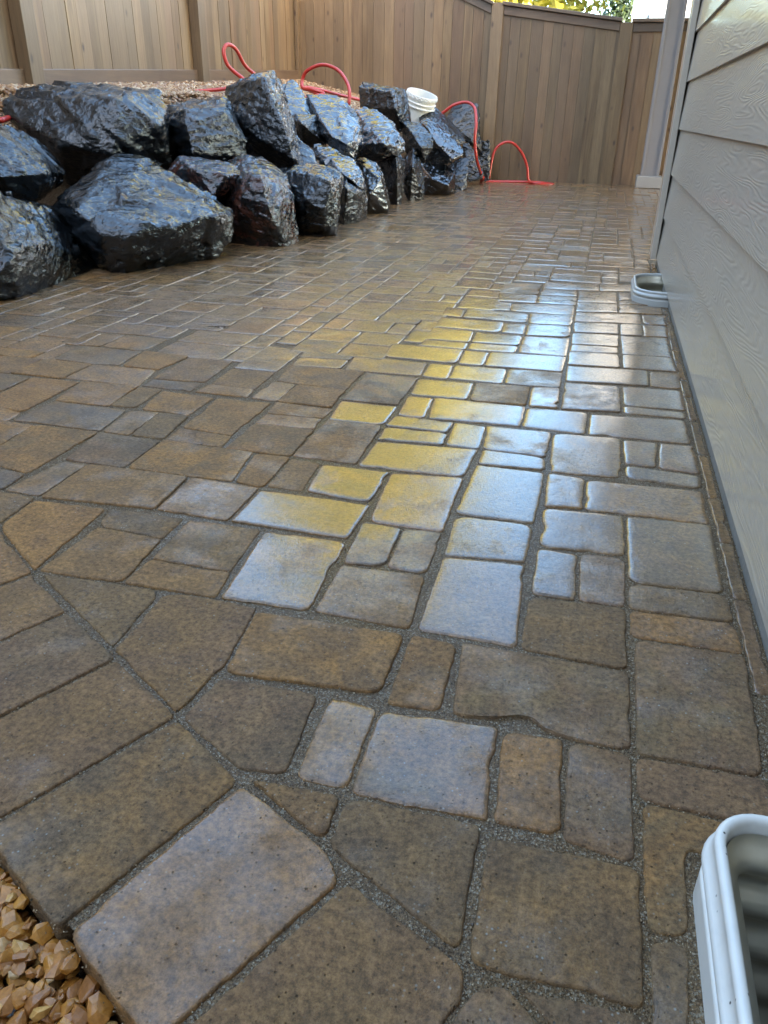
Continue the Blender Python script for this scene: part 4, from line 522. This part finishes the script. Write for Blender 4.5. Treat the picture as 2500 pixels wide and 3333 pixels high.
# ---------------------------------------------------------------- fences
def set_bd(o,cols):
    me=o.data; ca=me.color_attributes.new('bd','FLOAT_COLOR','POINT'); ca.data.foreach_set('color',np.array(cols,dtype=np.float32).ravel())
def boards_x(name,x0,x1,yf,z0f,z1f,parent,gap=.0022,bw=.138,seed=1):
    r=random.Random(seed); mb=MB(); cols=[]; x=x0
    while x<x1-.01:
        w_=min(bw*r.uniform(.80,1.06),x1-x); dy=r.uniform(-.003,.003); c=(r.random(),r.random(),r.random(),1)
        a,b=x+gap/2,x+w_-gap/2
        mb.hexa([(a,yf+dy,z0f(a)),(b,yf+dy,z0f(b)),(b,yf+dy+.018,z0f(b)),(a,yf+dy+.018,z0f(a)),(a,yf+dy,z1f(a)),(b,yf+dy,z1f(b)),(b,yf+dy+.018,z1f(b)),(a,yf+dy+.018,z1f(a))]); cols+=[c]*8; x+=w_
    mb.hexa([(x0,yf+.0225,z0f(x0)),(x1,yf+.0225,z0f(x1)),(x1,yf+.036,z0f(x1)),(x0,yf+.036,z0f(x0)),(x0,yf+.0225,z1f(x0)),(x1,yf+.0225,z1f(x1)),(x1,yf+.036,z1f(x1)),(x0,yf+.036,z1f(x0))]); cols+=[(.1,.5,.5,1)]*8
    o=mb.build(name,MWZ,parent); set_bd(o,cols); return o
def piece(name,mat,parent,hx=None,bevel=.004,boxes=None,seed=0):
    mb=MB(); r=random.Random(seed); cols=[]
    for b in (boxes or []): mb.box(*b); cols+=[(r.random(),r.random()*.6,r.random(),1)]*8
    for h in (hx or []): mb.hexa(h); cols+=[(r.random(),r.random()*.6,r.random(),1)]*8
    o=mb.build(name,mat,parent,bevel=bevel); set_bd(o,cols); return o
YB=10.95
fb=thing('wooden_fence','tall cedar board fence across the far end of the patio, top sloping down rightward','fence',(-1.5,YB,0))
def rel(o): o.location=-Vector(o.parent.location); return o
secs=[(-4.07,-1.60,2.96,1.96),(-1.45,-.08,1.95,1.775),(.07,2.45,1.765,1.765),(2.6,5.0,1.765,1.765)]
def gz(x): return (max(0,terr(x,10.9)-.05) if x<-1.7 else -.03)
for k,(a,b,za,zb) in enumerate(secs):
    zt=lambda x,a=a,b=b,za=za,zb=zb: za+(zb-za)*(x-a)/(b-a)
    rel(boards_x('board_panel',a-.03,b+.03,YB,lambda x:gz(x),lambda x:zt(x)-.03,fb,gap=.0022 if k<2 else .005,seed=k+3))
    q=lambda x,y,z:(x,y,zt(x)+z)
    rel(piece('top_rail',MWX,fb,hx=[[q(a,YB-.022,-.125),q(b,YB-.022,-.125),q(b,YB-.003,-.125),q(a,YB-.003,-.125),q(a,YB-.022,-.032),q(b,YB-.022,-.032),q(b,YB-.003,-.032),q(a,YB-.003,-.032)]],seed=k))
    rel(piece('cap_rail',MWX,fb,hx=[[q(a-.02,YB-.06,-.03),q(b+.02,YB-.06,-.03),q(b+.02,YB+.08,-.03),q(a-.02,YB+.08,-.03),q(a-.02,YB-.06,.006),q(b+.02,YB-.06,.006),q(b+.02,YB+.08,.006),q(a-.02,YB+.08,.006)]],seed=k+9))
for k,(x0,x1,zt_) in enumerate([(-1.595,-1.452,1.945),(-.076,.067,1.735),(2.453,2.597,1.73)]):
    rel(piece('post',MWZ,fb,boxes=[(x0,x1,YB-.04,YB-.004,-.04,zt_)],seed=k+20))
XL=-4.1
fl=thing('wooden_fence','cedar fence along the left side behind the boulders, with a kickboard at its foot','fence',(XL,6.5,.9))
pys=[(-2.7,-2.56),(.0,.14),(2.70,2.84),(5.36,5.50),(8.0,8.14)]
def boards_y(y0,y1,seed):
    r=random.Random(seed); mb=MB(); cols=[]; y=y0
    while y<y1-.01:
        w_=min(.138*r.uniform(.96,1.04),y1-y); dx=r.uniform(-.004,.004); c=(r.random(),r.random(),r.random(),1); a,b=y+.001,y+w_-.001
        T=.874+(y-5.4)*.0445
        mb.box(XL-.018+dx,XL+dx,a,b,T-.1,T+1.85); cols+=[c]*8; y+=w_
    o=mb.build('board_panel',MWZ,fl); set_bd(o,cols); rel(o)
ends=[-4.2]+[p for q in pys for p in q]+[10.93]
for k in range(0,len(ends),2):
    a,b=ends[k],ends[k+1]; boards_y(a-.03,b+.03 if b<10.9 else b,k+50)
    T=lambda y:.874+(y-5.4)*.0445
    for nm_,z0,z1,dx in (('kickboard',-.08,.115,.045),('top_rail',1.72,1.81,.022),('cap_rail',1.853,1.89,.07)):
        xa=XL+.006 if nm_!='cap_rail' else XL-.07
        rel(piece(nm_,MWY,fl,hx=[[(xa,a,T(a)+z0),(XL+dx,a,T(a)+z0),(XL+dx,b,T(b)+z0),(xa,b,T(b)+z0),(xa,a,T(a)+z1),(XL+dx,a,T(a)+z1),(XL+dx,b,T(b)+z1),(xa,b,T(b)+z1)]],seed=k))
for k,(a,b) in enumerate(pys):
    T_=.874+(a-5.4)*.0445; rel(piece('post',MWZ,fl,boxes=[(XL+.006,XL+.105,a,b,T_-.2,T_+1.80)],seed=k+80))
rel(piece('post',MWZ,fl,boxes=[(XL+.006,XL+.05,10.84,10.945,.95,2.93)],seed=99))
# ---------------------------------------------------------------- house
hs=thing('house','grey house wall of wood-grain lap siding along the right side, wet at the board edges','house',(4,-2,0))
YE=4.885
mb=MB(); z=.052; k=0
while z<6.0:
    e=.2162; x0=.330; x1=.344
    mb.hexa([(x0,-9,z),(x1+.012,-9,z),(x1+.012,YE-.03,z),(x0,YE-.03,z),(x1,-9,z+e+.03),(x1+.012,-9,z+e+.03),(x1+.012,YE-.03,z+e+.03),(x1,YE-.03,z+e+.03)])
    mb.hexa([(.36,YE-.004,z),(10,YE-.004,z),(10,YE+.014,z),(.36,YE+.014,z),(.36,YE-.004,z+e+.03),(10,YE-.004,z+e+.03),(10,YE+.002,z+e+.03),(.36,YE+.002,z+e+.03)])
    z+=e
rel(mb.build('siding',MSID,hs))
MTRIM=M('stained_trim'); P_=MTRIM.coord(); sx_=MTRIM.n('SeparateXYZ'); MTRIM.l(P_,sx_.inputs[0])
nn_=MTRIM.noise(MTRIM.coord((6,6,1.2)),1.5,4,.6)
st_=MTRIM.math('ADD',MTRIM.math('MULTIPLY',MTRIM.math('SUBTRACT',sx_.outputs[1],4.80),1.),MTRIM.math('MULTIPLY',MTRIM.math('SUBTRACT',nn_,.5),.03))
band=MTRIM.ramp(MTRIM.math('ADD',MTRIM.math('MULTIPLY',st_,5.),.5),[(.30,0.),(.42,1.),(.6,1.),(.75,0.)])
MTRIM.set(Base_Color=MTRIM.mix(MTRIM.math('MULTIPLY',band,.75),(.42,.37,.30),(.36,.19,.075)),Roughness=.5,Coat_Weight=.3,Coat_Roughness=.2)
mb=MB(); mb.box(.300,.329,YE-.17,YE+.004,.047,6.0); mb.box(.3295,.45,YE-.028,YE+.022,.047,6.0); rel(mb.build('corner_trim',MTRIM.m,hs,bevel=.003))
mb=MB(); mb.box(.358,10,-9,YE-.006,.0,6.15); rel(mb.build('wall',mat_plain('house_sheathing',(.3,.28,.26),.8),hs))
mb=MB(); mb.box(.3465,.3575,-9,YE-.008,-.45,.05); mb.box(.358,10,-9,YE-.007,-.45,-.002); rel(mb.build('foundation',mat_plain('damp_concrete',(.20,.19,.165),.7,.1,nz=.25,bump=.004,bs=40),hs))
mb=MB(); mb.hexa([(-.12,-9.5,6.0),(10.5,-9.5,6.0),(10.5,YE+.4,6.0),(-.12,YE+.4,6.0),(-.12,-9.5,6.2),(5.2,-9.5,8.4),(5.2,YE+.4,8.4),(-.12,YE+.4,6.2)])
rel(mb.build('roof',mat_plain('asphalt_shingle',(.05,.05,.055),.85,nz=.3),hs))
mb=MB(); mb.box(-.17,-.12,-9.5,YE+.4,6.03,6.17); rel(mb.build('gutter',mat_plain('white_gutter',(.6,.6,.58),.4),hs))
mb=MB(); mb.box(.25,6,YE+.05,10.7,2.75,2.95); rel(mb.build('porch_roof',mat_plain('porch_soffit',(.30,.29,.27),.6),hs))
# porch column
MCOL=mat_plain('painted_column',(.225,.210,.205),.4,.25,nz=.06)
cl=thing('porch_column','slim square grey column on a pale plinth, in front of the far fence','column',(.50,10.62,0))
mb=MB(); mb.box(-.088,.088,-.088,.088,.125,2.75); mb.box(-.105,-.072,-.105,-.072,.125,2.75); mb.box(.072,.105,-.105,-.072,.125,2.75); mb.box(-.105,-.072,.072,.105,.125,2.75); mb.box(.072,.105,.072,.105,.125,2.75)
mb.build('shaft',MCOL,cl,bevel=.004)
mb=MB(); mb.box(-.148,.148,-.148,.148,.0,.132); mb.build('plinth',mat_plain('plinth_paint',(.30,.285,.26),.4,.3),cl,bevel=.008)
# ---------------------------------------------------------------- foundation vent wells
def speckle(name,col,rough,coat):
    m=M(name); P=m.coord(); v=m.n('TexVoronoi'); v.inputs['Scale'].default_value=95; m.l(P,v.inputs['Vector']); sp=m.n('SeparateColor'); m.l(v.outputs['Color'],sp.inputs[0])
    k=m.math('MULTIPLY',m.ramp(v.outputs['Distance'],[(.09,1.),(.17,0.)]),m.ramp(sp.outputs[0],[(.80,0.),(.82,1.)]))
    g=m.ramp(m.noise(P,24,5,.65),[(.5,0.),(.8,.5)]); c=m.mix(g,col,tuple(x*.72 for x in col)); c=m.mix(k,c,(.05,.04,.03))
    m.set(Base_Color=c,Roughness=rough,Coat_Weight=coat,Coat_Roughness=.15); return m.m
MRIM=speckle('white_enamel_rim',(.60,.585,.53),.4,.12); MRIM2=mat_plain('grey_enamel_rim',(.40,.40,.37),.35,.3,nz=.05)
MGAL=M('galvanized_steel'); Pg=MGAL.coord((1,1,1)); MGAL.set(Base_Color=MGAL.mix(MGAL.noise(Pg,30,3),(.46,.41,.30),(.66,.61,.48)),Metallic=.8,Roughness=.34)
def well(x0,xw,y0,y1,r,rimmat,label,grp,hz,depth=.42):
    t=thing('vent_well',label,'vent well',((x0+xw)/2,(y0+y1)/2,0),grp)
    # path: from the wall at y0 round to the wall at y1
    def path(off):
        pts=[(xw,y0-off)]; X0=x0-off; Y0=y0-off; Y1=y1+off; rr=r+off
        for k in range(9): a=math.pi/2*k/8; pts.append((X0+rr-rr*math.sin(a),Y0+rr-rr*math.cos(a)))
        for k in range(9): a=math.pi/2*k/8; pts.append((X0+rr-rr*math.cos(a),Y1-rr+rr*math.sin(a)))
        pts.append((xw,Y1)); return pts
    def sweep(prof,name,mat,smooth=True):
        mb=MB(); rows=[path(o_) for o_,z_ in prof]; n=len(rows[0]); vs=[(x,y,z_) for (o_,z_),row in zip(prof,rows) for x,y in row]
        fs=[(i*n+k,i*n+k+1,(i+1)*n+k+1,(i+1)*n+k) for i in range(len(prof)-1) for k in range(n-1)]
        mb.add(vs,fs); o=mb.build(name,mat,t,smooth=smooth); o.location=-t.location; return o
    def arc(cx,cz,R,a0,a1,n=7): return [(cx+R*math.cos(math.radians(a0+(a1-a0)*k/n)),cz+R*math.sin(math.radians(a0+(a1-a0)*k/n))) for k in range(n+1)]
    h=hz
    prof=[(.001,-.05),(.001,h*.30)]+arc(-.003,h*.32,.004,0,80,4)+[(-.004,h*.44)]+arc(-.004,h*.62,.0085,-65,65,7)+arc(-.0085,h*.90,.0060,-60,165,10)+[(-.0150,h*.88),(-.0150,h*.72)]
    sweep(prof,'rim',rimmat)
    pr_=[(-.017+.009*math.cos(2*math.pi*z/.068)-.009,h*.78-z) for z in [k*.0068 for k in range(int((depth+h*.5)/.0068))]]
    sweep(pr_,'liner',MGAL.m)
    mb=MB(); mb.box(x0-.0,xw-.0005,y0,y1,-depth-.01,-depth); o=mb.build('well_floor',MSOIL,t); o.location=-t.location
    return t
well(.196,.3455,.06,.672,.055,MRIM,'white-rimmed vent well at the bottom right corner of the photo, corrugated metal inside','foundation vent wells along the house',.095)
well(.190,.3455,3.70,4.20,.125,MRIM2,'grey-rimmed vent well farther along the house wall, half way up the photo','foundation vent wells along the house',.06)
# ---------------------------------------------------------------- garden hose
hp=catmull(DATA['hose'],7)
mb=MB(); mb.tube(hp,.0165,10); o=mb.build('garden_hose',mat_plain('red_rubber_hose',(.42,.022,.012),.38,.35,nz=.08),smooth=True)
tag(o,'red rubber garden hose looping over the boulders and down onto the paving','hose')
# ---------------------------------------------------------------- bucket
bk=thing('bucket','white plastic bucket tilted among the boulders in front of the fence','bucket',(-2.25,9.7,.545))
MB_=mat_plain('white_plastic',(.72,.72,.66),.4,.2,nz=.05)
R0=.172
prof=[(0,.0),(.14,0),(.147,.01),(R0-.012,.30),(R0-.010,.302),(R0+.012,.305),(R0+.013,.315),(R0-.006,.322),(R0-.005,.345),(R0+.010,.348),(R0+.011,.357),(R0-.006,.362),(R0-.004,.385),(R0+.006,.388),(R0+.007,.430),(R0+.003,.436),(R0-.006,.434),(R0-.008,.38),(.138,.015),(0,.014)]
TM=Matrix.Rotation(math.radians(17),4,'Y')@Matrix.Rotation(math.radians(10),4,'X')
mb=MB(); mb.lathe(prof,48,TM); mb.build('shell',MB_,bk,smooth=False,bevel=0)
mb=MB()
pts=[TM@Vector(((R0+.008)*math.cos(2*math.pi*k/176),(R0+.008)*math.sin(2*math.pi*k/176),.409+.011*(abs((k%8)/4-1)*2-1))) for k in range(177)]
mb.tube(pts,.0042,6)
mb.build('lip_thread',MB_,bk,smooth=True)
# ---------------------------------------------------------------- neighbour house beyond the fence
nh=thing('house','white-sided neighbouring house seen over the far fence behind the column','house',(4,20,-.5))
mb=MB(); mb.box(.36,9,17.0,26,-.5,5.2)
z=-.4
while z<5: mb.hexa([(.36,16.975,z),(9,16.975,z),(9,16.999,z),(.36,16.999,z),(.36,16.993,z+.2),(9,16.993,z+.2),(9,16.999,z+.2),(.36,16.999,z+.2)]); z+=.2
rel(mb.build('wall',mat_plain('white_siding',(.72,.71,.70),.6,nz=.03),nh))
MT2=mat_plain('blue_grey_trim',(.20,.25,.28),.5)
mb=MB(); mb.box(.06,.355,16.93,17.2,-.5,5.2); mb.box(.36,9,16.90,16.97,2.22,2.40); rel(mb.build('trim',MT2,nh))
mb=MB(); mb.hexa([(-.4,16.5,5.2),(9.4,16.5,5.2),(9.4,26.4,5.2),(-.4,26.4,5.2),(-.4,16.5,5.4),(9.4,16.5,5.4),(9.4,21.5,7.6),(-.4,21.5,7.6)]); rel(mb.build('roof',mat_plain('neighbour_shingle',(.06,.06,.065),.85,nz=.3),nh))
# ---------------------------------------------------------------- unseen houses, added to block low sky and darken wet reflections
def blocker_house(name,x0,x1,y0,y1,h,col,label,win):
    t=thing('house',label,'house',((x0+x1)/2,(y0+y1)/2,-.5))
    mb=MB(); mb.box(x0,x1,y0,y1,-.5,h); rel(mb.build('wall',mat_plain(name+'_siding',col,.7,nz=.05),t))
    mb=MB()
    if x1-x0<y1-y0: mb.hexa([(x0-.5,y0-.5,h),(x1+.5,y0-.5,h),(x1+.5,y1+.5,h),(x0-.5,y1+.5,h),((x0+x1)/2-.1,y0-.5,h+2.6),((x0+x1)/2+.1,y0-.5,h+2.6),((x0+x1)/2+.1,y1+.5,h+2.6),((x0+x1)/2-.1,y1+.5,h+2.6)])
    else: mb.hexa([(x0-.5,y0-.5,h),(x1+.5,y0-.5,h),(x1+.5,y1+.5,h),(x0-.5,y1+.5,h),(x0-.5,(y0+y1)/2-.1,h+2.6),(x1+.5,(y0+y1)/2-.1,h+2.6),(x1+.5,(y0+y1)/2+.1,h+2.6),(x0-.5,(y0+y1)/2+.1,h+2.6)])
    rel(mb.build('roof',mat_plain(name+'_shingle',(.05,.05,.05),.85,nz=.3),t))
    gl=mat_plain(name+'_glass',(.03,.04,.05),.08); fr=mat_plain(name+'_frame',(.5,.5,.48),.4)
    for b in win:
        mb=MB(); x0_,x1_,y0_,y1_,z0,z1=b; mb.box(*b); f=mb.build('window',fr,t); f.location=-t.location
        mb=MB(); e=.02; g=(x0_-e if x1_-x0_<.2 else x0_+.08, x1_+e if x1_-x0_<.2 else x1_-.08, y0_-e if y1_-y0_<.2 else y0_+.08, y1_+e if y1_-y0_<.2 else y1_-.08, z0+.08,z1-.08); mb.box(*g); mb.build('pane',gl,f)
blocker_house('west_blocker',-18,-9.5,-8,9.5,5.6,(.22,.19,.15),'unseen tan house added past the left fence to block low sky in reflections',[(-9.52,-9.44,y,y+1.5,z,z+1.3) for y in (-4.,0.,4.) for z in (.8,3.4)])
blocker_house('south_blocker',-9,9,-19,-8.5,5.8,(.20,.20,.20),'unseen grey house added behind the camera to darken reflections',[(x,x+1.5,-8.54,-8.46,z,z+1.3) for x in (-6.,-2.,3.) for z in (.8,3.4)])
# ---------------------------------------------------------------- trees beyond the fence
def tree(loc,H_,Rb,label,colm,n,name,cat,lean=0,skirt=.12,shape=1.1,ls=.11,grp=None,seed=1):
    r=random.Random(seed); t=thing(name,label,cat,loc,grp)
    mb=MB(); mb.tube([(0,0,0),(.05,0,H_*.3),(0,.1,H_*.65),(0,0,H_*.95)],[H_*.022,H_*.017,H_*.009,.02],10)
    br=[]
    for k in range(70):
        z=H_*(skirt+.8*(k/70)); a=r.uniform(0,6.28); L=Rb*(1-(z/H_))**(1/shape)*r.uniform(.7,1.05)
        e=Vector((math.cos(a)*L,math.sin(a)*L,z+L*.25)); br.append(((0,0,z),e)); mb.tube([(0,0,z),e*.5+Vector((0,0,z*.5-.05)),e],[.05,.035,.012],5)
    mb.build('trunk',mat_plain(name+'_bark_'+str(seed),(.07,.05,.035),.9,nz=.3),t,smooth=True)
    V=[];F=[];G=[]
    cl=[]
    for k in range(int(n/60)):
        z=H_*(skirt+(1-skirt)*r.random()**1.25); mx=Rb*(1-(z/H_-skirt*.5))**(1/shape) if z<H_ else 0
        a=r.uniform(0,6.28); rad=max(.1,mx)*math.sqrt(r.uniform(.18,1)); cl.append((Vector((rad*math.cos(a),rad*math.sin(a),z)),r.uniform(.35,.8),r.random()))
    for c_,rad,g in cl:
        for k in range(60):
            d_=Vector((r.gauss(0,1),r.gauss(0,1),r.gauss(0,.7)))*rad*.5; p=c_+d_; s=ls*r.uniform(.6,1.3)
            u=Vector((r.gauss(0,1),r.gauss(0,1),r.gauss(0,1))).normalized(); v=u.orthogonal().normalized(); b=len(V)
            V+= [p-u*s,p+v*s*.5,p+u*s,p-v*s*.5]; F.append((b,b+1,b+2,b+3)); G+=[min(1,max(0,g*.6+r.random()*.4))]*4
    me=bpy.data.meshes.new('crown'); me.from_pydata([tuple(v) for v in V],[],F); a_=me.attributes.new('gc','FLOAT','POINT'); a_.data.foreach_set('value',G)
    link('crown',me,colm,t); return t
def leafmat(name,stops):
    m=M(name); a=m.n('Attribute'); a.attribute_name='gc'; c=m.ramp(a.outputs['Fac'],stops)
    m.set(Base_Color=c,Roughness=.5); tr=m.n('BsdfTranslucent'); m.l(c,tr.inputs[0]); mx=m.n('MixShader'); mx.inputs[0].default_value=.4
    m.l(m.b.outputs[0],mx.inputs[1]); m.l(tr.outputs[0],mx.inputs[2]); m.l(mx.outputs[0],m.t.nodes['Material Output'].inputs[0]); return m.m
MLY=leafmat('yellow_leaves',[(0,(.16,.13,.010)),(.5,(.42,.36,.030)),(1,(.66,.60,.11))])
tree((-12.5,16,-.5),12.5,5.2,'unseen tree added left of the yellow one to give a brown reflection',leafmat('rust_leaves',[(0,(.06,.035,.012)),(.5,(.13,.075,.022)),(1,(.2,.12,.04))]),40000,'autumn_tree','tree',seed=9,ls=.15)  # added out of view so the left paving mirrors brown, not sky
MLG=leafmat('dark_green_needles',[(0,(.02,.035,.012)),(1,(.06,.085,.03))])
tree((-6.2,21,-.5),15.5,6.4,'large tree in bright yellow autumn leaf rising beyond the fence',MLY,90000,'autumn_tree','tree',seed=4,ls=.115)
tree((-.2,30,-.5),4.9,.8,'small dark conifer tip showing over the fence beside the white house',MLG,4200,'conifer_tree','tree',seed=6,ls=.1,shape=1.)
